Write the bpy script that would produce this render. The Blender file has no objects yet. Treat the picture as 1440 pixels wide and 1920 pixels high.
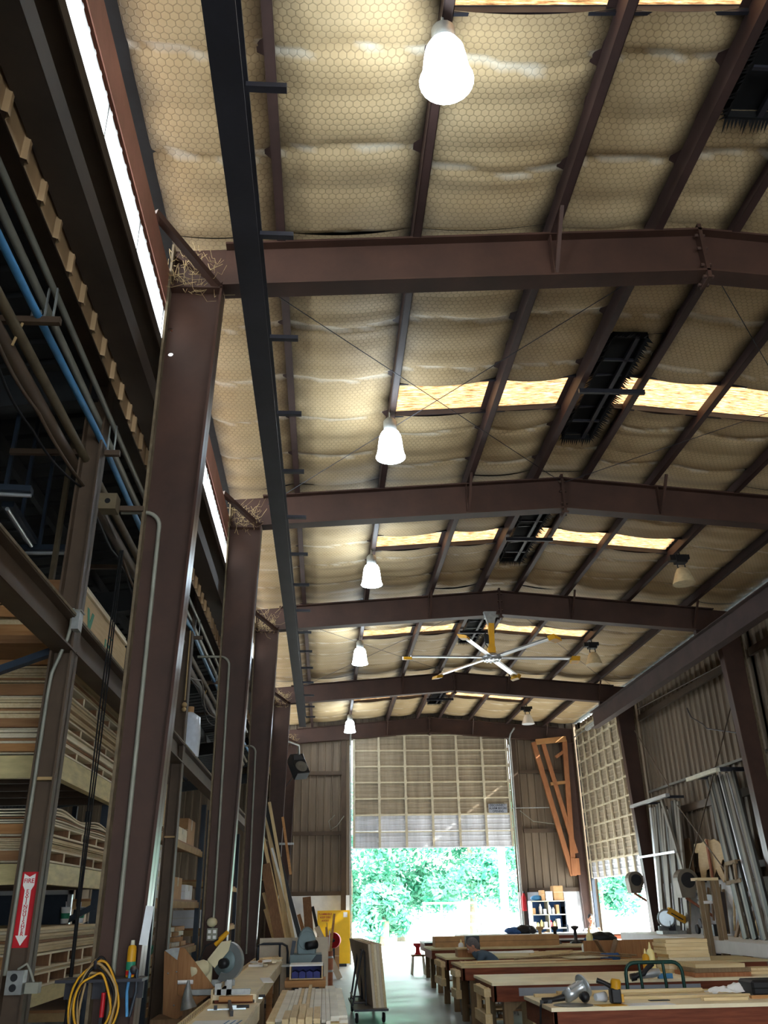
import bpy, bmesh, math, random
from mathutils import Vector, Matrix
random.seed(7)
SC = bpy.context.scene
COL = SC.collection

# ------------------------------------------------------------------ camera, sky, sun, exposure
F_PX, CX, CY, EYE = 1600.0, 720.0, 960.0, Vector((0, 0, 1.6))
vY = Vector((607 - CX, 1702 - CY, F_PX)).normalized()          # building axes seen from the lens
vZ = Vector((-62, -3450, F_PX)); vZ = (vZ - vZ.dot(vY) * vY).normalized()
vX = vY.cross(vZ)
if vX.x < 0: vX = -vX
ROT = Matrix((vX, vY, vZ))
cam_data = bpy.data.cameras.new('camera'); cam = bpy.data.objects.new('camera', cam_data); COL.objects.link(cam)
cam_data.sensor_fit = 'VERTICAL'; cam_data.sensor_height = 36.0; cam_data.sensor_width = 27.0
cam_data.lens = 36.0 * F_PX / 1920.0; cam_data.clip_start = 0.05; cam_data.clip_end = 400
right, up, back = ROT @ Vector((1, 0, 0)), ROT @ Vector((0, -1, 0)), ROT @ Vector((0, 0, -1))
cam.matrix_world = Matrix.Translation(EYE) @ Matrix((right, up, back)).transposed().to_4x4()
SC.camera = cam

SC.view_settings.view_transform = 'Standard'; SC.view_settings.look = 'None'
SC.view_settings.gamma = 1.0; SC.view_settings.use_curve_mapping = False
SC.view_settings.exposure = 0.42

world = bpy.data.worlds.new('sky'); SC.world = world; world.use_nodes = True
bg = world.node_tree.nodes['Background']
bg.inputs[0].default_value = (0.86, 0.95, 1.0, 1); bg.inputs[1].default_value = 9.0
sun_d = bpy.data.lights.new('sun', 'SUN'); sun = bpy.data.objects.new('sun', sun_d); COL.objects.link(sun)
sun_d.energy = 30.0; sun_d.angle = math.radians(1.0); sun_d.color = (1.0, 0.96, 0.88)
sun.rotation_euler = Vector((0.70, -0.30, 0.50)).to_track_quat('Z', 'Y').to_euler()
LAMP_STRENGTH = 30.0

# ------------------------------------------------------------------ helpers
def ray(px, py): return ROT @ Vector((px - CX, py - CY, F_PX))
def atx(px, py, X): d = ray(px, py); return EYE + d * (X / d.x)
def aty(px, py, Y): d = ray(px, py); return EYE + d * (Y / d.y)
def atz(px, py, Z): d = ray(px, py); return EYE + d * ((Z - EYE.z) / d.z)

def V(*a): return Vector(a)

ORD = ['first', 'second', 'third', 'fourth', 'fifth', 'sixth', 'seventh', 'eighth', 'ninth', 'tenth', 'eleventh', 'twelfth', 'thirteenth', 'fourteenth', 'fifteenth', 'sixteenth', 'seventeenth', 'eighteenth', 'nineteenth', 'twentieth']
class MB:
    """collects shapes and links them as ONE mesh object"""
    def __init__(self): self.v = []; self.f = []; self.m = []; self.s = []; self.mi = 0
    def add(self, vs, fs, smooth=False):
        b = len(self.v); self.v += [Vector(p) for p in vs]
        for f in fs: self.f.append([b + i for i in f]); self.m.append(self.mi); self.s.append(smooth)
        return self
    def mat(self, i): self.mi = i; return self
    def box(self, c, s, rot=None):
        x, y, z = s[0] / 2, s[1] / 2, s[2] / 2
        vs = [V(a, b, d) for a in (-x, x) for b in (-y, y) for d in (-z, z)]
        if rot is not None: vs = [rot @ p for p in vs]
        c = Vector(c); vs = [p + c for p in vs]
        return self.add(vs, [(0, 1, 3, 2), (4, 6, 7, 5), (0, 4, 5, 1), (2, 3, 7, 6), (0, 2, 6, 4), (1, 5, 7, 3)])
    def b2(self, a, b):
        return self.box([(p + q) / 2 for p, q in zip(a, b)], [abs(q - p) for p, q in zip(a, b)])
    def bar(self, p, q, w, h, ref=(0, 0, 1)):
        """rectangular bar from p to q; h along ref as far as it can, w across"""
        p, q, r = Vector(p), Vector(q), Vector(ref); d = (q - p).normalized()
        if abs(d.dot(r)) > 0.99: r = V(0, 1, 0) if abs(d.y) < .9 else V(1, 0, 0)
        sd = d.cross(r).normalized(); u = sd.cross(d).normalized()
        o = [sd * (a * w / 2) + u * (b * h / 2) for a, b in ((-1, -1), (1, -1), (1, 1), (-1, 1))]
        return self.add([p + k for k in o] + [q + k for k in o], [(0, 3, 2, 1), (4, 5, 6, 7), (0, 1, 5, 4), (1, 2, 6, 5), (2, 3, 7, 6), (3, 0, 4, 7)])
    def tube(self, pts, r, n=8, smooth=True, close=False):
        pts = [Vector(p) for p in pts]; rings = []; k = len(pts); prev = None
        for i, p in enumerate(pts):
            a = pts[i - 1] if (i > 0 or close) else p; b = pts[(i + 1) % k] if (i < k - 1 or close) else p
            d = (b - a).normalized()
            u = prev - d * prev.dot(d) if prev is not None else (V(0, 0, 1) if abs(d.z) < .9 else V(1, 0, 0))
            u = u - d * u.dot(d); u.normalize(); prev = u; w = d.cross(u)
            rr = r[i] if isinstance(r, (list, tuple)) else r
            rings.append([p + (u * math.cos(t) + w * math.sin(t)) * rr for t in [2 * math.pi * j / n for j in range(n)]])
        vs = [p for g in rings for p in g]; fs = []
        for i in range(k if close else k - 1):
            for j in range(n):
                a, b = i * n + j, i * n + (j + 1) % n; c = ((i + 1) % k) * n
                fs.append((a, b, c + (j + 1) % n, c + j))
        self.add(vs, fs, smooth)
        if not close: self.add(rings[0], [tuple(reversed(range(n)))]); self.add(rings[-1], [tuple(range(n))])
        return self
    def lathe(self, prof, c=(0, 0, 0), axis=(0, 0, 1), n=20, smooth=True, ref=None):
        c, ax = Vector(c), Vector(axis).normalized(); u = V(1, 0, 0) if abs(ax.x) < .9 else V(0, 1, 0)
        u = (u - ax * u.dot(ax)).normalized(); w = ax.cross(u); vs = []; fs = []
        for r, h in prof:
            for j in range(n):
                t = 2 * math.pi * j / n; vs.append(c + ax * h + (u * math.cos(t) + w * math.sin(t)) * r)
        for i in range(len(prof) - 1):
            for j in range(n): fs.append((i * n + j, i * n + (j + 1) % n, (i + 1) * n + (j + 1) % n, (i + 1) * n + j))
        self.add(vs, fs, smooth)
        if prof[0][0] > 1e-4: self.add(vs[:n], [tuple(reversed(range(n)))])
        if prof[-1][0] > 1e-4: self.add(vs[-n:], [tuple(range(n))])
        return self
    def prism(self, poly, ext):
        n = len(poly); poly = [Vector(p) for p in poly]; e = Vector(ext)
        vs = poly + [p + e for p in poly]
        fs = [tuple(reversed(range(n))), tuple(range(n, 2 * n))] + [(i, (i + 1) % n, n + (i + 1) % n, n + i) for i in range(n)]
        return self.add(vs, fs)
    def quad(self, a, b, c, d): return self.add([a, b, c, d], [(0, 1, 2, 3)])
    def ball(self, c, r, n=10, m=6, sc=(1, 1, 1), rot=None):
        vs = []; fs = []; c = Vector(c)
        for i in range(m + 1):
            ph = math.pi * i / m
            for j in range(n):
                t = 2 * math.pi * j / n; p = V(math.sin(ph) * math.cos(t) * sc[0], math.sin(ph) * math.sin(t) * sc[1], math.cos(ph) * sc[2]) * r
                vs.append(c + (rot @ p if rot is not None else p))
        for i in range(m):
            for j in range(n): fs.append((i * n + j, (i + 1) * n + j, (i + 1) * n + (j + 1) % n, i * n + (j + 1) % n))
        return self.add(vs, fs, True)
    def sheet(self, o, u, w, nu, nw, fn=None, thick=None):
        """grid from corner o over vectors u, w; fn(a,b)->offset vector"""
        o, u, w = Vector(o), Vector(u), Vector(w)
        vs = [o + u * (i / nu) + w * (j / nw) + (fn(i / nu, j / nw) if fn else V(0, 0, 0)) for i in range(nu + 1) for j in range(nw + 1)]
        fs = [(i * (nw + 1) + j, (i + 1) * (nw + 1) + j, (i + 1) * (nw + 1) + j + 1, i * (nw + 1) + j + 1) for i in range(nu) for j in range(nw)]
        return self.add(vs, fs, fn is not None)
    def ribbed(self, o, u, w, n, pitch, depth, rib=.3, minor=0):
        """trapezoid-ribbed metal sheet: ribs run along w, repeat along u, stand out along n"""
        o, u, w, n = Vector(o), Vector(u), Vector(w), Vector(n).normalized(); L = u.length; ud = u / L; prof = []; x = 0
        while x < L - 1e-6:
            p = pitch
            pts = [(0, 0), (p * (.5 - rib / 2), 0), (p * (.5 - rib / 4), 1), (p * (.5 + rib / 4), 1), (p * (.5 + rib / 2), 0)]
            if minor: pts = [(0, 0), (p * .12, 0), (p * .14, minor), (p * .2, minor), (p * .22, 0)] + pts[1:] + [(p * .78, 0), (p * .8, minor), (p * .86, minor), (p * .88, 0)]
            prof += [(min(x + a, L), b) for a, b in pts]; x += p
        prof.append((L, 0))
        k = len(prof)
        vs = [o + ud * a + n * (b * depth) for a, b in prof]; vs += [p + w for p in vs]
        return self.add(vs, [(i, i + 1, k + i + 1, k + i) for i in range(k - 1)])
    def build(self, name, mats, parent=None, label=None, bevel=0):
        me = bpy.data.meshes.new(name); off = Vector((0, 0, 0))
        p = parent
        while p is not None: off += p.location; p = p.parent
        me.from_pydata([tuple(q - off) for q in self.v], [], self.f)
        mats = mats if isinstance(mats, (list, tuple)) else [mats]
        for m in mats: me.materials.append(M[m])
        me.polygons.foreach_set('material_index', self.m); me.polygons.foreach_set('use_smooth', self.s)
        me.update()
        o = bpy.data.objects.new(name, me); COL.objects.link(o)
        if parent is not None: o.parent = parent
        if label: o['label'] = label
        if bevel:
            b = o.modifiers.new('bevel', 'BEVEL'); b.width = bevel; b.segments = 1; b.limit_method = 'ANGLE'
        return o

def tag(o, label=None, cat=None, group=None, kind=None):
    if label: o['label'] = label
    if cat: o['category'] = cat
    if group: o['group'] = group
    if kind: o['kind'] = kind
    return o
def thing(name, label, cat, loc=(0, 0, 0), group=None, kind=None):
    o = bpy.data.objects.new(name, None); COL.objects.link(o); o.location = loc; o.empty_display_size = .1
    return tag(o, label, cat, group, kind)
def dup(root, offset=(0, 0, 0), label=None, rotz=None):
    r = root.copy(); COL.objects.link(r); r.location = root.location + Vector(offset)
    if rotz is not None: r.rotation_euler = (0, 0, rotz)
    if label: r['label'] = label
    for ch in list(root.children):
        c = ch.copy(); COL.objects.link(c); c.parent = r
        for g in list(ch.children):
            d = g.copy(); COL.objects.link(d); d.parent = c
    return r

# ------------------------------------------------------------------ materials
M = {}
def lin(c): return tuple(((x / 255) / 12.92 if x / 255 <= .04045 else ((x / 255 + .055) / 1.055) ** 2.4) for x in c)
class NT:
    def __init__(self, name):
        self.m = bpy.data.materials.new(name); self.m.use_nodes = True; self.t = self.m.node_tree; self.n = self.t.nodes
        self.b = self.n['Principled BSDF']; M[name] = self.m
        self.tc = self.node('ShaderNodeTexCoord')
    def node(self, ty, **k):
        n = self.n.new(ty)
        for a, b in k.items(): setattr(n, a, b)
        return n
    def put(self, s, v):
        if isinstance(v, bpy.types.NodeSocket): self.t.links.new(v, s)
        else: s.default_value = v
    def math(self, op, a, b=0, c=0):
        n = self.node('ShaderNodeMath', operation=op); self.put(n.inputs[0], a); self.put(n.inputs[1], b); self.put(n.inputs[2], c); return n.outputs[0]
    def vec(self, op, a, b=(0, 0, 0), out=0):
        n = self.node('ShaderNodeVectorMath', operation=op); self.put(n.inputs[0], a); self.put(n.inputs[1], b); return n.outputs[out]
    def co(self, scale=(1, 1, 1)):
        n = self.node('ShaderNodeMapping'); self.put(n.inputs[0], self.tc.outputs['Object']); n.inputs[3].default_value = scale; return n.outputs[0]
    def noise(self, scale, vec=None, detail=4, rough=.55):
        n = self.node('ShaderNodeTexNoise'); n.inputs['Scale'].default_value = scale; n.inputs['Detail'].default_value = detail; n.inputs['Roughness'].default_value = rough
        self.put(n.inputs['Vector'], vec if vec is not None else self.tc.outputs['Object']); return n.outputs[0]
    def ramp(self, f, stops):
        n = self.node('ShaderNodeValToRGB'); self.put(n.inputs[0], f); r = n.color_ramp
        while len(r.elements) < len(stops): r.elements.new(.5)
        for e, (p, c) in zip(r.elements, stops): e.position = p; e.color = tuple(c) + (1,) if len(c) == 3 else c
        return n.outputs[0]
    def mix(self, f, a, b, mode='MIX'):
        n = self.node('ShaderNodeMix', data_type='RGBA', blend_type=mode); self.put(n.inputs[0], f)
        for s, v in ((n.inputs[6], a), (n.inputs[7], b)): self.put(s, v if isinstance(v, bpy.types.NodeSocket) else (tuple(v) + (1,))[:4])
        return n.outputs[2]
    def bump(self, h, strength=.3, dist=.01):
        n = self.node('ShaderNodeBump'); n.inputs['Strength'].default_value = strength; n.inputs['Distance'].default_value = dist
        self.put(n.inputs['Height'], h); self.put(self.b.inputs['Normal'], n.outputs[0])
    def fin(self, col, rough=.6, metal=0, spec=.3):
        self.put(self.b.inputs['Base Color'], col if isinstance(col, bpy.types.NodeSocket) else (tuple(col) + (1,))[:4])
        self.put(self.b.inputs['Roughness'], rough); self.b.inputs['Metallic'].default_value = metal; self.b.inputs['Specular IOR Level'].default_value = spec
        return self.m
def plain(name, rgb, rough=.6, metal=0, var=.25, scale=6, bump=0, spec=.3, stretch=(1, 1, 1)):
    t = NT(name); c = lin(rgb); nz = t.noise(scale, t.co(stretch))
    d = tuple(x * (1 - var) for x in c); e = tuple(min(1, x * (1 + var)) for x in c)
    if bump: t.bump(nz, bump)
    return t.fin(t.ramp(nz, [(.3, d), (.7, e)]), rough, metal, spec)
def wood(name, a, b, axis=0, scale=5, rough=.65, ring=1.0):
    t = NT(name); s = [9.0, 9.0, 9.0]; s[axis] = .7
    g = t.noise(scale, t.co(s), 5, .6); f = t.noise(2.2, t.co((1, 1, 1)), 2)
    rnd = t.node('ShaderNodeObjectInfo').outputs['Random']
    c = t.ramp(g, [(.25, lin(a)), (.75, lin(b))])
    c = t.mix(.5, c, t.ramp(f, [(.3, (.62, .62, .62)), (.7, (1, 1, 1))]), 'MULTIPLY')
    c = t.mix(.6, c, t.ramp(rnd, [(0, (.72, .72, .72)), (1, (1.0, 1.0, 1.0))]), 'MULTIPLY')
    t.bump(g, .15, .004)
    return t.fin(c, rough, 0, .25)
def emit(name, rgb, strength):
    t = NT(name); t.b.inputs['Emission Color'].default_value = tuple(lin(rgb)) + (1,); t.b.inputs['Emission Strength'].default_value = strength
    return t.fin(lin(rgb), .5)

def dusty_steel(name, rgb, dust, amount=.5, rough=.6):
    """oxide primer with pale dust settled on the faces that look up"""
    t = NT(name); c = lin(rgb); nz = t.noise(1.6, None, 5, .6); fine = t.noise(22, None, 3)
    base = t.ramp(nz, [(.3, tuple(x * .62 for x in c)), (.72, tuple(x * 1.25 for x in c))])
    base = t.mix(t.math('MULTIPLY', fine, .25), base, tuple(x * .5 for x in c))
    nrm = t.node('ShaderNodeSeparateXYZ'); t.put(nrm.inputs[0], t.node('ShaderNodeNewGeometry').outputs['Normal'])
    upf = t.math('MULTIPLY', t.math('MAXIMUM', nrm.outputs[2], 0), amount)
    t.bump(fine, .08, .004)
    return t.fin(t.mix(upf, base, lin(dust)), rough, 0, .35)
dusty_steel('flange_steel', (74, 50, 42), (150, 130, 105), .4, .3)
dusty_steel('oxide_steel', (68, 44, 34), (150, 130, 105))
dusty_steel('purlin_steel', (68, 49, 45), (150, 130, 105))
dusty_steel('brown_steel', (82, 65, 50), (150, 130, 105), .6)
dusty_steel('girt_steel', (58, 48, 40), (120, 105, 85), .4)
dusty_steel('eave_lit_tone', (150, 98, 80), (160, 130, 105), .3)  # warm clerestory light on the eave girt, put into its base colour
dusty_steel('black_steel', (44, 44, 52), (120, 105, 90), .5, .5)
dusty_steel('dark_blue_steel', (42, 52, 64), (120, 110, 100), .3, .45)
dusty_steel('roof_deck', (50, 52, 54), (90, 85, 80), .1, .7)
plain('grey_steel', (120, 118, 112), .45, .4, .15)
plain('galvanised', (150, 152, 150), .4, .5, .2, 14)
plain('conduit_grey', (135, 134, 122), .5, .2, .15)
plain('pipe_blue', (70, 130, 175), .5, 0, .2)
plain('pale_paint_edge', (205, 200, 180), .6, 0, .15, 9)
plain('aluminium', (205, 208, 212), .3, .7, .06)
plain('fan_yellow', (205, 150, 30), .45, 0, .12)
plain('black_rubber', (24, 24, 26), .7, 0, .2)
plain('black_plastic', (30, 30, 33), .45, 0, .15)
plain('dark_void', (14, 14, 15), .9, 0, .2)
plain('flange_drab', (104, 90, 70), .7, 0, .3, 14)
plain('pipe_drab', (92, 80, 60), .7, 0, .25)
plain('dusty_tan', (168, 140, 98), .85, 0, .2)
plain('cobweb', (190, 165, 120), .95, 0, .2, 20)

def wall_metal(name, rgb, streak):
    t = NT(name); c = lin(rgb)
    a = t.noise(1.2, t.co((3, 3, .35)), 5, .6); b = t.noise(7, t.co((3, 3, .25)), 3)
    col = t.ramp(a, [(.28, tuple(x * .6 for x in c)), (.7, tuple(min(1, x * 1.2) for x in c))])
    col = t.mix(t.math('MULTIPLY', b, streak), col, tuple(x * .45 for x in c))
    t.bump(b, .05, .004)
    return t.fin(col, .55, .1, .35)
wall_metal('wall_sheet', (124, 107, 88), .4)
wall_metal('clad_sheet', (178, 146, 108), .35)
wall_metal('door_skin', (170, 155, 132), .45)
wall_metal('door_skin_pale', (226, 228, 236), .12)
plain('door_rib', (200, 190, 165), .5, .1, .12)

def insulation():
    t = NT('insulation'); x = t.tc.outputs['Object']
    sx = t.node('ShaderNodeSeparateXYZ'); t.put(sx.inputs[0], x)
    cmb = t.node('ShaderNodeCombineXYZ'); t.put(cmb.inputs[0], sx.outputs[0]); t.put(cmb.inputs[1], sx.outputs[1])
    p = t.vec('SCALE', cmb.outputs[0]); p.node.inputs[3].default_value = 1 / .062      # hexagon netting, 62 mm across
    p = t.vec('ADD', p, (1000, 1000 * 1.0, 0))
    R = (1.0, 1.7320508, 1.0); H = (.5, .8660254, .5)
    a = t.vec('SUBTRACT', t.vec('MODULO', p, R), H); b = t.vec('SUBTRACT', t.vec('MODULO', t.vec('SUBTRACT', p, H), R), H)
    a = t.vec('MULTIPLY', a, (1, 1, 0)); b = t.vec('MULTIPLY', b, (1, 1, 0))
    la, lb = t.vec('LENGTH', a, out=1), t.vec('LENGTH', b, out=1)
    g = t.node('ShaderNodeMix', data_type='VECTOR'); t.put(g.inputs[0], t.math('LESS_THAN', la, lb)); t.put(g.inputs[4], b); t.put(g.inputs[5], a)
    ab = t.vec('ABSOLUTE', g.outputs[1]); s2 = t.node('ShaderNodeSeparateXYZ'); t.put(s2.inputs[0], ab)
    e = t.math('MAXIMUM', s2.outputs[0], t.vec('DOT_PRODUCT', ab, (.5, .8660254, 0), out=1))
    wire = t.node('ShaderNodeMapRange', interpolation_type='SMOOTHSTEP'); t.put(wire.inputs[0], e); wire.inputs[1].default_value = .40; wire.inputs[2].default_value = .5
    nz = t.noise(.9, None, 5, .6); st = t.noise(3.0, t.co((.35, 1.6, 1)), 4)
    base = t.ramp(nz, [(.3, lin((200, 172, 128))), (.7, lin((226, 202, 160)))])
    base = t.mix(t.math('MULTIPLY', t.math('SUBTRACT', 1.0, st), .45), base, lin((150, 120, 82)))
    # darker brown mixed in where the blanket meets each purlin (vertex attribute 'grime')
    at = t.node('ShaderNodeAttribute', attribute_name='edge_tone')
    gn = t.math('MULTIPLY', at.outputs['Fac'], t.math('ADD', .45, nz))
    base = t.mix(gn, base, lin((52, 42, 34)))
    base = t.mix(t.math('MULTIPLY', wire.outputs[0], .42), base, lin((92, 74, 52)))
    th = t.node('ShaderNodeAttribute', attribute_name='thread')
    base = t.mix(t.math('MULTIPLY', th.outputs['Fac'], .6), base, lin((246, 238, 220)))
    t.bump(t.math('SUBTRACT', 1.0, wire.outputs[0]), .35, .006)
    return t.fin(base, .6, 0, .25)
insulation()

def translucent(name, stops, scale, stretch, trans=.8):
    t = NT(name); nz = t.noise(scale, t.co(stretch), 6, .7); c = t.ramp(nz, stops)
    tr = t.node('ShaderNodeBsdfTranslucent'); df = t.node('ShaderNodeBsdfDiffuse'); mx = t.node('ShaderNodeMixShader'); mx.inputs[0].default_value = trans
    t.put(tr.inputs[0], c); t.put(df.inputs[0], c); t.put(mx.inputs[1], df.outputs[0]); t.put(mx.inputs[2], tr.outputs[0])
    t.put(t.n['Material Output'].inputs[0], mx.outputs[0]); return t.m
translucent('skylight_sheet', [(.36, lin((70, 46, 26))), (.46, lin((114, 82, 52))), (.57, lin((148, 116, 82))), (.7, lin((182, 162, 130)))], 11, (.6, 6, 1), .55)
translucent('clerestory_sheet', [(.3, (.86, .86, .84)), (.7, (.95, .95, .93))], 3, (1, 1, 1), .9)

def concrete():
    t = NT('concrete'); a = t.noise(.7, None, 6, .65); b = t.noise(9, None, 5, .7)
    c = t.ramp(a, [(.3, lin((120, 122, 124))), (.7, lin((176, 180, 182)))]); c = t.mix(t.math('MULTIPLY', b, .35), c, lin((95, 92, 88)))
    t.bump(b, .1, .004); return t.fin(c, t.ramp(a, [(.3, (.28,) * 3), (.7, (.55,) * 3)]), 0, .5)
concrete()
plain('white_board', (232, 234, 238), .6, 0, .25, 1.4)
plain('yard_concrete', (205, 205, 200), .85, 0, .1, .8)
emit('lamp_glow', (228, 244, 255), LAMP_STRENGTH)

# ------------------------------------------------------------------ building shell
RX, LX, RW = 3.56, -1.45, 8.57                       # ridge line, left column outer face, right column outer face
FR = [-4.4, .94, 6.24, 11.53, 16.68, 23.48, 29.7]    # rigid frames
YB, YF = -9.7, 29.95                                 # back and far ends
def rtop(x): return 7.52 - .082 * abs(x - RX)        # rafter top line
def rbot(x): return 7.02 - .075 * abs(x - RX)
PURL = [-.5, .76, 2.08, 3.11, 3.95, 4.98, 6.3, 7.57]
PH = .19
def struct(o, label=None, cat=None, group=None): return tag(o, label, cat, group, 'structure')

struct(MB().b2((-9.5, YB, -.2), (8.75, YF + .1, 0)).build('floor', 'concrete'), 'smooth grey concrete workshop floor', 'floor')
struct(MB().b2((-40, YF + .1, -.25), (60, 75, -.03)).b2((8.75, 5, -.25), (40, YF + .1, -.03)).b2((-40, YB, -.25), (-9.5, YF + .1, -.03)).build('ground', 'yard_concrete'), 'sunlit pale yard paving outside the doors', 'ground')

# roof deck above the blankets, with gaps for the skylights
SKY = [(-1.9, -1.2), (3.3, 4.04), (8.93, 9.65), (13.68, 14.35), (19.25, 19.98), (26.4, 27.05)]
VENT = [(2.6, 4.95), (8.0, 10.4), (12.8, 15.15), (18.3, 20.7), (25.3, 27.8)]
def zroof(x): return rtop(x) + PH + .05
dk = MB()
ys = [YB] + [y for s in SKY for y in s] + [YF + .5]
for i in range(0, len(ys), 2):
    for xa, xb in ((-1.75, RX), (RX, 8.85)):
        dk.add([(xa, ys[i], zroof(xa)), (xb, ys[i], zroof(xb)), (xb, ys[i + 1], zroof(xb)), (xa, ys[i + 1], zroof(xa)),
                (xa, ys[i], zroof(xa) + .04), (xb, ys[i], zroof(xb) + .04), (xb, ys[i + 1], zroof(xb) + .04), (xa, ys[i + 1], zroof(xa) + .04)],
               [(0, 1, 2, 3), (7, 6, 5, 4), (0, 4, 5, 1), (1, 5, 6, 2), (2, 6, 7, 3), (3, 7, 4, 0)])
for a, b in SKY:
    for xa, xb in ((-1.75, .84), (6.26, 8.85)):
        dk.add([(xa, a, zroof(xa)), (xb, a, zroof(xb)), (xb, b, zroof(xb)), (xa, b, zroof(xa)), (xa, a, zroof(xa) + .04), (xb, a, zroof(xb) + .04), (xb, b, zroof(xb) + .04), (xa, b, zroof(xa) + .04)],
               [(0, 1, 2, 3), (7, 6, 5, 4), (0, 4, 5, 1), (1, 5, 6, 2), (2, 6, 7, 3), (3, 7, 4, 0)])
struct(dk.build('roof', 'roof_deck'), 'dark metal roof deck above the insulation blankets', 'roof')

# insulation blankets: one per purlin gap and bay, sagging between the purlins and puckered over the netting
ceil = thing('ceiling', 'cream insulation blankets held up by chicken wire between purlins', 'ceiling', (0, 0, 0), None, 'structure')
gaps = [LX - .05] + PURL + [RW + .05]
def blanket(xa, xb, ya, yb, seed, dirty):  # dirty: how strongly the blanket darkens along its purlin edges
    rnd = random.Random(seed); nu, nw = 10, max(6, int((yb - ya) / .055)); me = bpy.data.meshes.new('insulation_blanket')
    seams = [ya + .45 + .98 * k + rnd.uniform(-.05, .05) for k in range(int((yb - ya) / .98) + 1)]
    w = xb - xa; vs = []; gr = []; tr = []; ph = rnd.uniform(0, 6)
    for i in range(nu + 1):
        u = i / nu; x = xa + w * u
        for j in range(nw + 1):
            y = ya + (yb - ya) * j / nw; bow = 4 * u * (1 - u)
            lobe = abs(math.sin(math.pi * y / .46 + ph + .25 * math.sin(2 * y)))
            sag = .055 * bow * min(1, w) + .024 * lobe * (.35 + .65 * bow)
            ds = min(abs(y + .07 * bow * math.sin(3 * x + seed) - s) for s in seams) if seams else 1
            if ds < .07: sag -= .035 * (1 - ds / .07)
            vs.append((x, y, rtop(x) + PH + .025 - sag))
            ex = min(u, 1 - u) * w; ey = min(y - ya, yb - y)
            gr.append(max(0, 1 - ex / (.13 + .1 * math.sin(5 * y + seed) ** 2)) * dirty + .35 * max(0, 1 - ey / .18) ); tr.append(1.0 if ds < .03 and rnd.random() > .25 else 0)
    fs = [(i * (nw + 1) + j, i * (nw + 1) + j + 1, (i + 1) * (nw + 1) + j + 1, (i + 1) * (nw + 1) + j) for i in range(nu) for j in range(nw)]
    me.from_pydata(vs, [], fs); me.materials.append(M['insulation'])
    at = me.attributes.new('edge_tone', 'FLOAT', 'POINT'); at.data.foreach_set('value', [min(1, g) for g in gr])
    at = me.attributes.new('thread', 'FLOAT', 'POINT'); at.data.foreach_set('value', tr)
    me.polygons.foreach_set('use_smooth', [True] * len(fs)); me.update()
    o = bpy.data.objects.new('insulation_blanket', me); COL.objects.link(o); o.parent = ceil
sd = 0
for b in range(len(FR)):
    ya, yb = (FR[b - 1] if b else YB), FR[b]
    for g in range(len(gaps) - 1):
        sd += 1; xa, xb = gaps[g], gaps[g + 1]
        s = next((q for q in SKY if ya < q[0] < yb), None)
        v = next((q for q in VENT if ya < q[0] < yb), None)
        if v and xa == 3.11:
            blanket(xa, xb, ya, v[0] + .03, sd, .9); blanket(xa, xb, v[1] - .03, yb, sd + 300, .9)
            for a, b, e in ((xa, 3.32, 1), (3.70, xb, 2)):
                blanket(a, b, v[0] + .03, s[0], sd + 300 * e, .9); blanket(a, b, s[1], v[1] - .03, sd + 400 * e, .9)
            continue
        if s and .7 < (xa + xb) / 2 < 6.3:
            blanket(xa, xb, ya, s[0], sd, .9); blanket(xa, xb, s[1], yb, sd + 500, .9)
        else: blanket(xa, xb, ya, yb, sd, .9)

# skylights: stained fibreglass sheet in every purlin gap, with dark curbs
for k, (a, b) in enumerate(SKY):
    where = ['behind the viewer', 'nearest to the viewer', 'above the second bay', 'above the third bay', 'above the fan', 'nearest the far door'][k]
    t = thing('skylight', 'amber stained fibreglass skylight strip across the roof, ' + where, 'skylight', (RX, a, 7.6), 'roof skylights')
    for xa, xb in zip([.84, 2.08, 3.11, 3.95, 4.98], [2.08, 3.11, 3.95, 4.98, 6.26]):
        mb = MB(); n = int((b - a) / .06)
        mb.sheet((xa, a - .02, zroof(xa)), (xb - xa, 0, zroof(xb) - zroof(xa)), (0, b - a + .04, 0), 2, n, lambda u, w, n=n: V(0, 0, .018 * (round(w * n) % 2)))
        mb.build('skylight_panel', 'skylight_sheet', t)
    mb = MB()
    for y in (a - .02, b + .02):
        for xa, xb in ((.8, RX), (RX, 6.3)):
            mb.bar((xa, y, zroof(xa) - .035), (xb, y, zroof(xb) - .035), .03, .07)
    mb.build('skylight_curb', 'black_steel', t)

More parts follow.
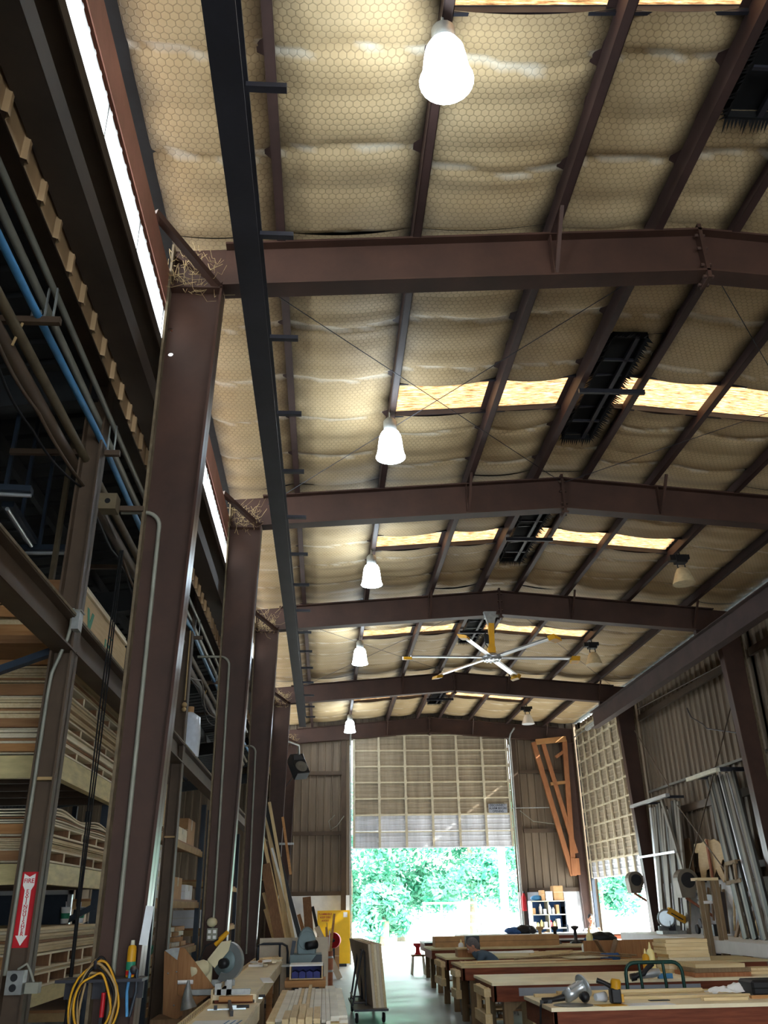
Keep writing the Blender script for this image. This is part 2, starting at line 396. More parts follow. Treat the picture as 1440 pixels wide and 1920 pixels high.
# ridge ventilators: black slots beside the ridge with torn blanket edges
for k, (a, b) in enumerate(VENT):
    where = ['top corner of the roof', 'second bay', 'third bay', 'behind the ceiling fan', 'last bay before the far door'][k]
    t = thing('ridge_vent', 'black ridge ventilator slot with torn sooty edges, ' + where, 'vent', (3.5, a, 7.5), 'ridge vents')
    rnd = random.Random(k)
    mb = MB(); x0, x1 = 3.3, 3.72; z = 7.6
    mb.b2((x0, a, z), (x0 + .02, b, z + .12)).b2((x1 - .02, a, z), (x1, b, z + .12)).b2((x0, a, z), (x1, a + .02, z + .12)).b2((x0, b - .02, z), (x1, b, z + .12)).b2((x0, a, z + .1), (x1, b, z + .14))
    mb.build('vent_throat', 'dark_void', t)
    mb = MB()
    for q in range(3): mb.bar((x0 - .02, a + (b - a) * (.2 + .3 * q), z + .02), (x1 + .02, a + (b - a) * (.2 + .3 * q), z + .02), .03, .03)
    mb.bar((x0 + .3, a, z + .03), (x0 + .3, b, z + .03), .05, .05)
    mb.build('vent_damper', 'black_steel', t)
    mb = MB(); n = 60
    for side in (0, 1):
        for i in range(n):
            y = a + (b - a) * i / n; l = rnd.uniform(.03, .11); x = x0 if side == 0 else x1; s = -1 if side == 0 else 1
            mb.add([(x, y, z - .0), (x, y + (b - a) / n, z), (x + s * l, y + (b - a) / n * .5, z - .035 - rnd.random() * .03)], [(0, 1, 2)])
    for i in range(14):
        for y, s in ((a, -1), (b, 1)):
            x = x0 + (x1 - x0) * i / 14; mb.add([(x, y, z), (x + .03, y, z), (x + .015, y + s * rnd.uniform(.04, .14), z - .05)], [(0, 1, 2)])
    mb.build('torn_edge', 'dark_void', t)
    mb = MB(); ym = next(q for q in SKY if a < q[0] < b)
    mb.bar((3.11, ym[0] - .05, 7.42), (3.95, ym[0] - .05, 7.42), .04, .06)
    mb.build('vent_strut', 'black_steel', t)

# frames: tapered columns and pitched rafters with flanges
FLW, WT = .2, .02
def cobweb(c, r, seed, n=26):
    rnd = random.Random(seed); mb = MB()
    for k in range(n):
        a = V(*c) + V(rnd.uniform(-r, r), rnd.uniform(-.12, .04), rnd.uniform(-r, r) * .8); b = a + V(rnd.gauss(0, r * .5), rnd.gauss(0, .05), rnd.gauss(0, r * .4)); m = a.lerp(b, .5) - V(0, 0, rnd.uniform(.01, .08))
        mb.tube([a, a.lerp(m, .6), m, m.lerp(b, .5), b], rnd.uniform(.001, .0032), 3)
    return mb
FN = ['behind the viewer', 'just behind the viewer', 'nearest frame', 'second frame', 'third frame', 'fourth frame', 'frame at the far wall']
def column(name, xo, xt, xb, y, label):
    """outer face xo, inner face xt at the knee and xb at the floor"""
    s = 1 if xt > xo else -1; zt = 6.66
    t = struct(thing(name, label, 'column', (xo, y, 0)), label, 'column', 'tapered frame columns')
    w = MB().prism([(xo, y - .008, 0), (xb, y - .008, 0), (xt, y - .008, zt), (xt, y - .008, rtop(xt)), (xo, y - .008, rtop(xo))], (0, .016, 0)).build('web', 'oxide_steel', t)
    if abs(y - FR[2]) < .01 and s > 0:                # two bolt holes show daylight through the near column's web
        for pxy in ((320, 620), (320, 665)):
            q = aty(*pxy, y); cut = MB().lathe([(.022, -.1), (.022, .1)], q, (0, 1, 0), 14).build('cutter', 'oxide_steel')
            b = w.modifiers.new('hole', 'BOOLEAN'); b.operation = 'DIFFERENCE'; b.solver = 'EXACT'; b.object = cut
            me = bpy.data.meshes.new_from_object(w.evaluated_get(bpy.context.evaluated_depsgraph_get())); w.modifiers.clear(); w.data = me; bpy.data.objects.remove(cut)
    MB().b2((xo, y - FLW / 2, 0), (xo + s * .02, y + FLW / 2, rtop(xo))).build('outer_flange', 'flange_drab', t)
    MB().prism([(xb, y - FLW / 2, 0), (xb - s * .02, y - FLW / 2, 0), (xt - s * .02, y - FLW / 2, zt), (xt, y - FLW / 2, zt)], (0, FLW, 0)).build('inner_flange', 'flange_steel', t)
    MB().bar((xo + s * .02, y, zt - .02), (xt, y, zt - .02), FLW, .02).build('knee_stiffener', 'oxide_steel', t)
    MB().b2((xo - s * .05, y - .16, 0), (xb + s * .05, y + .16, .02)).build('base_plate', 'oxide_steel', t)
    return t
COLS_L = []; COLS_R = []
for i, y in enumerate(FR):
    if i == 6: wl, wr = 'oxide_steel', 'oxide_steel'
    COLS_L.append(column('column', LX, -.97, -1.19, y, 'tapered red oxide steel column on the left side, ' + FN[i]))
    COLS_R.append(column('column', RW, 8.07, 8.33, y, 'tapered dark steel column on the right side, ' + FN[i]))
    if i > 1:
        tag(cobweb((-1.25, y - .06, 6.82), .22, i, 90).build('cobweb', 'cobweb'), 'dusty tangle of cobweb in the left knee, ' + FN[i], 'cobweb', 'cobwebs in the knees', 'stuff')
    t = struct(thing('rafter_beam', '', 'rafter', (RX, y, 7)), 'pitched red oxide steel rafter spanning the shop, ' + FN[i], 'rafter', 'roof frames')
    for sx, xe, nm in ((-1, -.97, 'left_web'), (1, 8.07, 'right_web')):
        MB().prism([(RX, y - .008, rbot(RX)), (xe, y - .008, rbot(xe)), (xe, y - .008, rtop(xe)), (RX, y - .008, rtop(RX))], (0, .016, 0)).build('web', 'oxide_steel', t)
        MB().bar((RX, y, rbot(RX)), (xe, y, rbot(xe)), FLW, .022).build('bottom_flange', 'oxide_steel', t)
        MB().bar((RX, y, rtop(RX)), (xe, y, rtop(xe)), FLW, .022).build('top_flange', 'oxide_steel', t)
    mb = MB().b2((RX - .018, y - .1, 6.93), (RX + .018, y + .1, 7.58))
    for zz in (6.96, 7.1, 7.3, 7.46):
        for yy in (-.06, .06): mb.lathe([(.018, -.05), (.018, .05)], (RX, y + yy, zz), (1, 0, 0), 6)
    mb.build('ridge_splice', 'oxide_steel', t)
    mb = MB()
    for xx in (2.1, 5.05, 7.6):                       # thin flange braces from purlin to bottom flange
        mb.bar((xx, y - .45, rtop(xx) + .02), (xx, y - .05, rbot(xx) + .03), .035, .035)
    mb.build('flange_brace', 'oxide_steel', t)
    mb = MB().b2((2.07, y - .09, rbot(2.07)), (2.085, y + .09, rtop(2.07))).b2((5.03, y - .09, rbot(5.03)), (5.045, y + .09, rtop(5.03)))
    mb.build('web_stiffener', 'oxide_steel', t)
    # knee brace angle from rafter corner out to the eave
    if i > 0:
        MB().bar((LX - .02, y - .75, 6.86), (-1.0, y - .05, rbot(-1) - .02), .06, .06).build('knee_brace', 'oxide_steel', t)
        MB().bar((LX + .04, y - .05, 7.02), (-.99, y - .03, 6.72), .05, .05).build('knee_brace', 'oxide_steel', t)

# purlins: Z sections over the rafters
for i in range(len(FR)):
    ya, yb = (FR[i - 1] if i else YB), FR[i]
    for k, x in enumerate(PURL):
        z = rtop(x); s = 1 if x < RX else -1
        mb = MB().b2((x - .004, ya, z), (x + .004, yb, z + PH + .03))
        mb.b2((x, ya, z), (x + s * .075, yb, z + .006)).b2((x - s * .075, ya, z + PH + .02), (x, yb, z + PH + .027)).b2((x + s * .07, ya, z), (x + s * .075, yb, z + .03))
        struct(mb.build('purlin_beam', 'purlin_steel'), None, 'purlin', 'roof purlins')

# thin rod bracing under the roof
for k, (p, q) in enumerate([((-.9, 6.3, 7.0), (3.5, 11.4, 7.45)), ((-.9, 11.45, 7.0), (3.5, 6.3, 7.45)), ((3.6, 6.3, 7.45), (8.0, 11.4, 7.1)), ((3.6, 11.45, 7.45), (8.0, 6.35, 7.1)),
                            ((-.9, 16.8, 7.0), (3.5, 23.3, 7.45)), ((-.9, 23.4, 7.0), (3.5, 16.8, 7.45)), ((3.6, 16.8, 7.45), (8.0, 23.3, 7.1))]):
    tag(MB().tube([p, q], .005, 5).build('brace_rod', 'black_steel'), ['thin roof brace rod, second bay, left of the ridge', 'thin crossing roof brace rod, second bay, left of the ridge', 'thin roof brace rod, second bay, right of the ridge', 'thin crossing roof brace rod, second bay, right of the ridge', 'thin roof brace rod above the fan, left of the ridge', 'thin crossing roof brace rod above the fan, left of the ridge', 'thin roof brace rod above the fan, right of the ridge'][k], 'rod', 'roof brace rods')

# ------------------------------------------------------------------ left side: clerestory, girts, cladding over the lean-to
t = struct(thing('wall_left', 'clerestory wall above the lean-to, girts and tan ribbed cladding', 'wall', (LX, 0, 5)), None, 'wall')
for i in range(len(FR)):
    ya, yb = (FR[i - 1] if i else YB), FR[i]
    MB().b2((LX - .2, ya, 6.46), (LX - .185, yb, 6.8)).b2((LX - .19, ya, 6.8), (LX, yb, 6.808)).b2((LX - .008, ya, 6.46), (LX, yb, 6.8)).build('eave_girt', 'eave_lit_tone', t)
    n = int((yb - ya) / .9)
    for k in range(n):
        a, b = ya + (yb - ya) * k / n, ya + (yb - ya) * (k + 1) / n
        MB().ribbed((LX - .04, a, 6.1), (0, b - a, 0), (0, 0, .38), (1, 0, 0), .15, .006).build('clerestory_pane', 'clerestory_sheet', t)
    MB().b2((LX - .2, ya, 6.08), (LX - .01, yb, 6.1)).b2((LX - .02, ya, 5.98), (LX - .01, yb, 6.1)).build('sill_girt', 'girt_steel', t)
    MB().b2((LX - .2, ya, 5.42), (LX, yb, 5.428)).b2((LX - .008, ya, 5.42), (LX, yb, 5.6)).b2((LX - .2, ya, 5.592), (LX, yb, 5.6)).build('lower_girt', 'girt_steel', t)
    MB().ribbed((LX - .22, ya, 5.27), (0, yb - ya, 0), (0, 0, .86), (1, 0, 0), .3, .03, .2).build('cladding', 'clad_sheet', t)

# lean-to: roof, posts, beams
lt = struct(thing('roof_lean_to', 'dark ribbed lean-to roof over the lumber racks', 'roof', (-5, 10, 6)), None, 'roof')
MB().ribbed((-9.6, YB, 5.0), (0, YF - YB, 0), (9.6 + LX - .23, 0, 1.05), (0, 0, 1), .3, .04, .3).build('roof_sheet', 'roof_deck', lt)
for x in (-3.2, -4.6, -6.0, -7.4):
    MB().b2((x - .03, YB, 5.0 + (x + 9.6) * .1325 - .18), (x + .03, YF, 5.0 + (x + 9.6) * .1325 - .02)).build('lean_to_purlin', 'roof_deck', lt)
for y in FR[1:]:
    MB().bar((-9.5, y, 4.72), (-1.95, y, 5.62), .12, .3).build('lean_to_rafter', 'roof_deck', lt)
mb = MB().b2((-2.0, YB, 5.62), (-1.84, YF, 5.64)).b2((-1.93, YB, 5.64), (-1.91, YF, 5.95)).b2((-2.0, YB, 5.95), (-1.84, YF, 5.97))
struct(mb.build('eave_beam', 'brown_steel'), 'long brown eave beam on top of the rack posts', 'beam')
PN = ['', 'behind the viewer', 'post with the fire extinguisher sign', 'second post along', 'third post along', 'fourth post along', 'last post at the far wall']
for i, y in enumerate(FR[1:], 1):
    mb = MB().b2((-2.0, y - .008, 0), (-1.84, y + .008, 5.62))
    pt = struct(thing('lean_to_column', '', 'column', (-1.92, y, 0)), 'brown steel lean-to post, ' + PN[i], 'column', 'lean-to posts')
    mb.build('web', 'brown_steel', pt)
    MB().b2((-2.0, y - .08, 0), (-1.985, y + .08, 5.62)).build('flange', 'brown_steel', pt)
    MB().b2((-1.855, y - .08, 0), (-1.84, y + .08, 5.62)).build('flange', 'brown_steel', pt)
    mb = MB().b2((-1.995, y - .075, 2.42), (-1.845, y - .009, 2.44)); mb.build('weld_plate', 'dusty_tan', pt)
    if i < 6:
        yb = FR[i + 1] if i < 5 else FR[i + 1]
        mm = MB().b2((-1.99, y + .01, 3.32), (-1.83, yb - .01, 3.335)).b2((-1.915, y + .01, 3.335), (-1.9, yb - .01, 3.545)).b2((-1.99, y + .01, 3.545), (-1.83, yb - .01, 3.56))
        o = mm.build('mezzanine_beam', 'brown_steel'); MB().b2((-1.845, y + .01, 3.555), (-1.822, yb - .01, 3.575)).build('dust_ledge', 'flange_drab', o); struct(o, 'dusty brown steel beam between the rack posts, ' + PN[i], 'beam', 'mezzanine beams')
mm = MB().b2((-1.99, -4.4, 3.32), (-1.83, .93, 3.335)).b2((-1.915, -4.4, 3.335), (-1.9, .93, 3.545)).b2((-1.99, -4.4, 3.545), (-1.83, .93, 3.56))
struct(mm.build('mezzanine_beam', 'brown_steel'), 'dusty brown beam running in from the left edge to the first rack post', 'beam', 'mezzanine beams')
tag(MB().bar((-3.6, 6.35, 2.75), (-2.0, 6.3, 3.36), .07, .05).build('knee_brace_bar', 'dark_blue_steel'), 'dark diagonal brace under the mezzanine beam beside the sign post', 'brace')

# lean-to outer wall with two openings
t = struct(thing('wall_lean_to', 'dark outer wall of the lean-to with openings to the yard', 'wall', (-9.5, 0, 0)), None, 'wall')
def wl(ya, yb, za, zb): MB().ribbed((-9.5, ya, za), (0, yb - ya, 0), (0, 0, zb - za), (1, 0, 0), .3, .04).build('wall_sheet', 'roof_deck', t)
wl(YB, 25.9, 0, 5.0); wl(25.9, 29.2, 0, .85); wl(25.9, 29.2, 2.1, 5.0); wl(29.2, YF, 0, 5.0)
t = struct(thing('wall_lean_to_end', 'end wall of the lean-to seen behind the racks', 'wall', (-5, YF, 0)), None, 'wall')
def we(xa, xb, za, zb, m='wall_sheet'): MB().ribbed((xa, YF - .05, za), (xb - xa, 0, 0), (0, 0, zb - za), (0, -1, 0), .25, .03).build('wall_sheet', m, t)
we(-9.5, LX, 0, 6.0)

# ------------------------------------------------------------------ right wall
RWX = RW + .2
t = struct(thing('wall_right', 'ribbed dirty metal wall on the right with pale painted lower boards', 'wall', (RWX, 0, 0)), None, 'wall')
for i in range(len(FR) - 1 + 0):
    ya, yb = (FR[i - 1] if i else YB), FR[i]
    MB().ribbed((RWX, ya, 0), (0, yb - ya, 0), (0, 0, 7.3), (-1, 0, 0), .3, .045, .3).build('wall_sheet', 'wall_sheet', t)
    for z, h in ((6.15, .16), (4.25, .05), (3.55, .16), (2.2, .12)):
        MB().b2((RWX - .12, ya + .05, z), (RWX - .05, yb - .05, z + h)).build('girt', 'grey_steel' if h < .1 else 'brown_steel', t)
MB().ribbed((RWX, 23.48, 0), (0, .9, 0), (0, 0, 7.3), (-1, 0, 0), .3, .045, .3).build('wall_sheet', 'wall_sheet', t)
MB().ribbed((RWX, 29.4, 0), (0, .5, 0), (0, 0, 7.3), (-1, 0, 0), .3, .045, .3).build('wall_sheet', 'wall_sheet', t)
MB().ribbed((RWX, 24.3, 6.75), (0, 5.2, 0), (0, 0, .5), (-1, 0, 0), .3, .045, .3).build('wall_sheet', 'wall_sheet', t)
for k in range(12):                                     # pale boards along the bottom of the wall
    y = 10.2 + k * 1.1
    MB().b2((RWX - .09, y, .05), (RWX - .06, y + 1.09, 2.02)).build('wall_board', 'white_board', t)

# ------------------------------------------------------------------ far wall
t = struct(thing('wall_far', 'ribbed brown metal far wall either side of the roll-up door', 'wall', (3.5, YF, 0)), None, 'wall')
def wf(xa, xb, za, zb): MB().ribbed((xa, YF, za), (xb - xa, 0, 0), (0, 0, zb - za), (0, -1, 0), .25, .035, .25).build('wall_sheet', 'wall_sheet', t)
wf(LX - .2, .88, 1.95, 7.45); wf(6.28, RWX, 1.95, 7.45); wf(.88, 6.28, 6.8, 7.62)
MB().prism([(LX - .25, YF + .02, 7.3), (RWX + .1, YF + .02, 7.3), (RWX + .1, YF + .02, zroof(RWX)), (RX, YF + .02, zroof(RX)), (LX - .25, YF + .02, zroof(LX))], (0, .03, 0)).build('gable_sheet', 'wall_sheet', t)
MB().b2((LX, YF - .02, 0), (.88, YF + .05, 1.95)).build('wall_board', 'white_board', t)
MB().b2((6.28, YF - .02, 0), (RWX, YF + .05, 1.95)).build('wall_board', 'white_board', t)
for x0, x1 in ((LX + .3, .6), (6.6, 8.3)):
    for z in (5.65, 3.75, 1.95): MB().b2((x0, YF - .16, z), (x1, YF - .06, z + .12)).build('girt', 'brown_steel', t)
for x in (.62, 6.46): MB().b2((x - .08, YF - .2, 0), (x + .08, YF - .05, 6.9)).build('door_post', 'brown_steel', t)

def sectional_door(name, label, o, u, w_panels, z0, rows, pale, dpt, nrm):
    """overhead door from its lowest edge z0 upward: every section one part with pressed ribs, stiles and hinges of its own"""
    o, u, nrm = Vector(o), Vector(u), Vector(nrm)
    t = struct(thing(name, label, 'door', o), label, 'door')
    W = u.length; ud = u / W; h = .52; z = z0
    for r in range(rows):
        mb = MB(); prof = [(0, 0), (.02, .012), (.05, .012), (.07, 0), (.16, 0), (.18, .018), (.21, .018), (.23, 0), (.33, 0), (.35, .018), (.38, .018), (.40, 0), (.48, 0), (.49, .02), (h - .008, .02)]
        vs = [o + V(0, 0, z + a) + nrm * b for a, b in prof]; k = len(vs)
        mb.add(vs + [p + u for p in vs], [(i, k + i, k + i + 1, i + 1) for i in range(k - 1)])
        s = mb.build('door_section', 'door_skin_pale' if r < pale else 'door_skin', t)
        mb = MB()
        for c in range(w_panels + 1):
            cx = min(max(W * c / w_panels, .04), W - .04)
            mb.box(o + ud * cx + nrm * .045 + V(0, 0, z + h / 2), [abs(ud.x) * .07 + abs(nrm.x) * .05, abs(ud.y) * .07 + abs(nrm.y) * .05, h - .05])
            mb.box(o + ud * cx + nrm * .06 + V(0, 0, z + h), [abs(ud.x) * .09 + abs(nrm.x) * .05, abs(ud.y) * .09 + abs(nrm.y) * .05, .12])
        mb.build('stile', 'door_rib', s)
        mb = MB(); mb.box(o + u / 2 + nrm * .05 + V(0, 0, z + h - .02), [abs(u.x) + abs(nrm.x) * .06, abs(u.y) + abs(nrm.y) * .06, .035])
        mb.build('strut', 'door_rib', s); z += h
    return t
sectional_door('door_1', 'half raised pale sectional roll-up door in the far wall', (.92, YF - .12, 0), (5.32, 0, 0), 6, 3.32, 7, 2, .05, (0, -1, 0))
d = sectional_door('door_2', 'half raised dusty sectional roll-up door in the right wall', (RWX - .12, 24.4, 0), (0, 5.0, 0), 7, 2.3, 9, 1, .05, (-1, 0, 0))
for k, (x, s) in enumerate(((.84, 1), (6.32, -1))):
    t = thing('door_track', 'dark vertical track beside the far roll-up door, ' + ('left jamb' if k == 0 else 'right jamb'), 'track', (x, YF - .2, 0))
    MB().b2((x - .03, YF - .27, 0), (x + .03, YF - .2, 6.6)).build('rail', 'galvanised', t)
    MB().tube([(x, YF - .24, 6.6), (x, YF - .3, 6.78), (x, YF - .5, 6.9), (x, YF - 1.2, 6.98)], .03, 6).build('curved_rail', 'galvanised', t)
t = thing('door_spring_shaft', 'pale coiled torsion spring and shaft above the right wall door', 'spring', (RWX - .25, 26, 6.9))
mb = MB(); pts = []
for i in range(220): a = i * .55; pts.append((RWX - .3 + .07 * math.cos(a), 25.3 + 2.4 * i / 220, 6.75 + .07 * math.sin(a)))
mb.tube(pts, .014, 5); mb.build('coil', 'aluminium', t)
MB().tube([(RWX - .3, 24.4, 6.75), (RWX - .3, 29.3, 6.75)], .02, 6).build('shaft', 'galvanised', t)
for y in (24.4, 29.4):
    tag(MB().b2((RWX - .2, y - .05, 0), (RWX - .1, y + .05, 6.7)).build('door_track', 'dark_blue_steel'), 'dark vertical track of the right wall door, ' + ('near side' if y < 26 else 'far side'), 'track')

# back end of the shop behind the viewer: unseen wall, its wide doorway added to let in fill light
t = struct(thing('wall_back', 'unseen back wall with a wide doorway added to let in light', 'wall', (3.5, YB, 0)), None, 'wall')
for xa, xb, za, zb in ((-9.5, -.4, 0, 6.2), (7.6, RWX, 0, 7.6), (-.4, 7.6, 4.6, 7.7)):
    MB().ribbed((xa, YB, za), (xb - xa, 0, 0), (0, 0, zb - za), (0, 1, 0), .25, .035).build('wall_sheet', 'wall_sheet', t)

# ------------------------------------------------------------------ crane runway beams
def ibeam(mb, x, ya, yb, zb, zt, w):
    mb.b2((x - w / 2, ya, zb), (x + w / 2, yb, zb + .018)).b2((x - .008, ya, zb + .018), (x + .008, yb, zt - .018)).b2((x - w / 2, ya, zt - .018), (x + w / 2, yb, zt)); return mb
t = struct(thing('runway_beam', '', 'beam', (-.65, 0, 6.2)), 'long black crane runway beam under the left purlin', 'beam')
ibeam(MB(), -.65, YB + .3, 24.3, 6.2, 6.5, .19).build('girder', 'black_steel', t)
MB().b2((-.67, YB + .3, 6.5), (-.63, 23.6, 6.55)).build('rail', 'black_steel', t)
for i, y in enumerate(FR):
    if -5 < y < 24: MB().b2((-.7, y - .06, 6.5), (-.6, y + .06, rbot(-.65) - .005)).build('hanger', 'black_steel', t)
y = 1.2
while y < 23.9:                                          # short channel arms that carry the conductor bar
    MB().b2((-.56, y - .025, 6.36), (-.3, y + .025, 6.40)).build('conductor_arm', 'black_steel', t); y += 1.33
t = struct(thing('runway_beam', '', 'beam', (7.72, 0, 6.1)), 'long red oxide crane runway beam along the right columns', 'beam')
ibeam(MB(), 7.7, YB + .3, 24.4, 6.14, 6.6, .2).build('girder', 'purlin_steel', t)
for y in FR[:6]: MB().b2((7.62, y - .06, 6.6), (7.8, y + .06, rbot(7.7) - .005)).build('hanger', 'purlin_steel', t)

# ------------------------------------------------------------------ high-bay lights
def lit_lamp(y, label, x=.76):
    zt = rtop(x)
    t = thing('high_bay_light', label, 'light', (x, y, 6.64), 'lit high-bay lamps')
    MB().lathe([(.06, .36), (.11, .345), (.135, .29), (.148, .2), (.158, .1), (.172, .03), (.185, 0), (.18, -.005), (.165, .03), (.15, .1), (.05, .3)], (x, y, 6.65), (0, 0, 1), 24).build('glowing_shade', 'lamp_glow', t)
    MB().lathe([(.0, .0), (.07, 0), (.085, .03), (.085, .16), (.05, .2), (0, .2)], (x, y, 7.0), (0, 0, 1), 14).build('ballast_housing', 'galvanised', t)
    MB().tube([(x, y, 7.19), (x, y, zt + .01)], .012, 6).build('hook', 'galvanised', t)
LY = [3.97, 9.28, 13.88, 19.17, 27.54]
for y, nm in zip(LY, ['largest, at the top of the roof', 'second from the viewer', 'third from the viewer', 'fourth from the viewer', 'smallest, above the far door']):
    lit_lamp(y, 'lit white bell high-bay lamp under the left purlin, ' + nm)
for y, nm in ((-1.4, 'nearest'), (-6.5, 'farthest')): lit_lamp(y, 'lit white bell lamp behind the viewer, ' + nm)
plain('shade_tan', (196, 178, 140), .5, 0, .15, 12)
plain('reflector', (225, 228, 228), .35, .3, .05)
for y, nm, m in ((13.87, 'nearest, largest of the unlit lamps', 'shade_tan'), (19.43, 'middle one beyond the ceiling fan', 'shade_tan'), (26.6, 'farthest, clear shade, by the far door', 'reflector')):
    x = 6.3
    t = thing('unlit_high_bay_light', 'unlit bell lamp under the right purlin, ' + nm, 'light', (x, y, 6.7), 'unlit high-bay lamps')
    MB().lathe([(.05, .3), (.09, .28), (.13, .2), (.165, .1), (.2, 0)], (x, y, 6.7), (0, 0, 1), 22).build('shade', m, t)
    MB().lathe([(.19, .01), (.155, .1), (.12, .19), (.05, .26)], (x, y, 6.7), (0, 0, 1), 22).build('reflector', 'reflector', t)
    mb = MB().box((x, y, 7.16), (.2, .16, .14)).box((x - .15, y, 7.18), (.1, .12, .1)).box((x + .13, y, 7.2), (.06, .1, .08)); mb.build('ballast', 'black_plastic', t)
    MB().tube([(x, y, 7.22), (x, y, rtop(x) + .01)], .012, 6).build('hook', 'black_steel', t)
    MB().tube([(x - .05, y, 7.1), (x - .07, y, 7.04), (x - .06, y, 6.98)], .012, 6).build('bracket', 'black_steel', t)
    MB().tube([(x + .05, y, 7.1), (x + .07, y, 7.04), (x + .06, y, 6.98)], .012, 6).build('bracket', 'black_steel', t)

# ------------------------------------------------------------------ ceiling fan
fx, fy, fz = 3.27, 16.42, 6.05
t = thing('ceiling_fan', 'large six blade silver ceiling fan with yellow stem under the ridge', 'fan', (fx, fy, fz))
mb = MB().box((fx + .04, fy + .1, 6.96), (.22, .16, .12)).prism([(fx - .11, fy - .05, 7.0), (fx + .15, fy - .05, 7.0), (fx + .09, fy - .05, 6.72), (fx - .03, fy - .05, 6.72)], (0, .1, 0))
mb.build('mount_bracket', 'galvanised', t)
mb = MB().bar((fx + .03, fy, 6.75), (fx + .01, fy, 6.2), .11, .11, (0, 1, 0)).box((fx, fy, 6.2), (.15, .15, .12)); mb.build('stem', 'fan_yellow', t)
mb = MB().box((fx - .08, fy, 6.42), (.07, .09, .18)).tube([(fx - .06, fy - .05, 6.62), (fx - .13, fy - .06, 6.5), (fx - .12, fy - .06, 6.32), (fx - .04, fy - .04, 6.2)], .012, 6); mb.build('motor_cable', 'black_plastic', t)
mb = MB().lathe([(0, -.05), (.17, -.05), (.2, -.02), (.2, .02), (.14, .06), (0, .06)], (fx, fy, fz), (0, 0, 1), 20)
for k in range(12): a = math.pi * k / 6; mb.box((fx + .15 * math.cos(a), fy + .15 * math.sin(a), fz - .055), (.03, .03, .015))
mb.build('hub', 'aluminium', t)
for k in range(6):
    a = math.radians(1.5 + 60 * k); d = V(math.cos(a), math.sin(a), 0); s = V(-math.sin(a), math.cos(a), 0)
    mb = MB(); c0 = V(fx, fy, fz); prof = [(-.055, .012), (-.02, .03), (.03, .028), (.075, -.012), (.02, .002), (-.03, -.004)]
    mb.prism([c0 + d * .17 + s * u + V(0, 0, w) for u, w in prof], d * 1.45); mb.build('blade', 'aluminium', t)
    mb = MB().prism([c0 + d * 1.61 + s * u + V(0, 0, w) for u, w in ((-.08, .03), (.1, -.02), (.12, -.08), (-.04, -.05))], d * .17); o = mb.build('blade_tip', 'fan_yellow', t)

# ------------------------------------------------------------------ lettering helper
def text(name, s, size, mat, parent, mw, align='CENTER', ext=.0008):
    cu = bpy.data.curves.new(name, 'FONT'); cu.body = s; cu.size = size; cu.extrude = ext; cu.offset = size * .013; cu.align_x = align; cu.align_y = 'CENTER'
    cu.materials.append(M[mat]); o = bpy.data.objects.new(name, cu); COL.objects.link(o)
    off = Vector((0, 0, 0)); p = parent
    while p is not None: off += p.location; p = p.parent
    m = mw.copy(); m.translation = mw.translation - off
    me = bpy.data.meshes.new_from_object(o.evaluated_get(bpy.context.evaluated_depsgraph_get())); bpy.data.objects.remove(o); bpy.data.curves.remove(cu)
    if not me.materials: me.materials.append(M[mat])
    o = bpy.data.objects.new(name, me); COL.objects.link(o); o.parent = parent; o.matrix_local = m
    return o
def facing(pos, normal, upv=(0, 0, 1), sx=1.0):
    n = Vector(normal).normalized(); u = Vector(upv); r = u.cross(n).normalized(); u = n.cross(r)
    m = Matrix((r * sx, u, n)).transposed().to_4x4(); m.translation = Vector(pos); return m
plain('sign_red', (190, 30, 40), .45, 0, .06)
plain('sign_white', (235, 232, 225), .5, 0, .04)
plain('sign_grey', (150, 155, 165), .5, 0, .06)
plain('ink_dark', (28, 32, 48), .6, 0, .05)
plain('ink_green', (70, 140, 110), .7, 0, .1)

# fire extinguisher sign on the first post
sxc, sy, zt, zb = -1.925, 6.24 - .022, 1.845, 1.40
t = thing('fire_extinguisher_sign', 'red sign with white arrow reading FIRE EXTINGUISHER on brown post', 'sign', (sxc, sy, 1.62))
MB().b2((sxc - .055, sy, zb), (sxc + .055, sy + .008, zt)).build('plate', 'sign_red', t)
Y0 = sy - .0015
def sp(x, z): return (sxc + x, Y0, z)
mb = MB().prism([sp(-.036, 1.835), sp(0, 1.815), sp(.036, 1.835), sp(.036, 1.765), sp(.02, 1.735), sp(.02, 1.47), sp(.038, 1.47), sp(0, 1.412), sp(-.038, 1.47), sp(-.02, 1.47), sp(-.02, 1.735), sp(-.036, 1.765)], (0, .0012, 0))
mb.build('arrow', 'sign_white', t)
text('lettering', 'FIRE', .038, 'sign_red', t, facing((sxc, Y0 - .001, 1.79), (0, -1, 0), sx=.95))
for i, ch in enumerate('EXTINGUISHER'):
    text('lettering', ch, .031, 'sign_red', t, facing((sxc, Y0 - .001, 1.728 - i * .0228), (0, -1, 0), sx=1.1))

# sign on the far door
t = thing('door_sign', 'small grey sign with dark letters on the lower right of the far door', 'sign', (5.75, YF - .22, 4.53))
MB().b2((5.45, YF - .225, 4.38), (6.08, YF - .21, 4.66)).build('plate', 'sign_grey', t)
for z, s in ((4.615, 'DISCONNECT'), (4.52, 'ALARM BEFORE'), (4.425, 'OPENING')):
    text('lettering', s, .095, 'ink_dark', t, facing((5.765, YF - .228, z), (0, -1, 0), sx=.9))

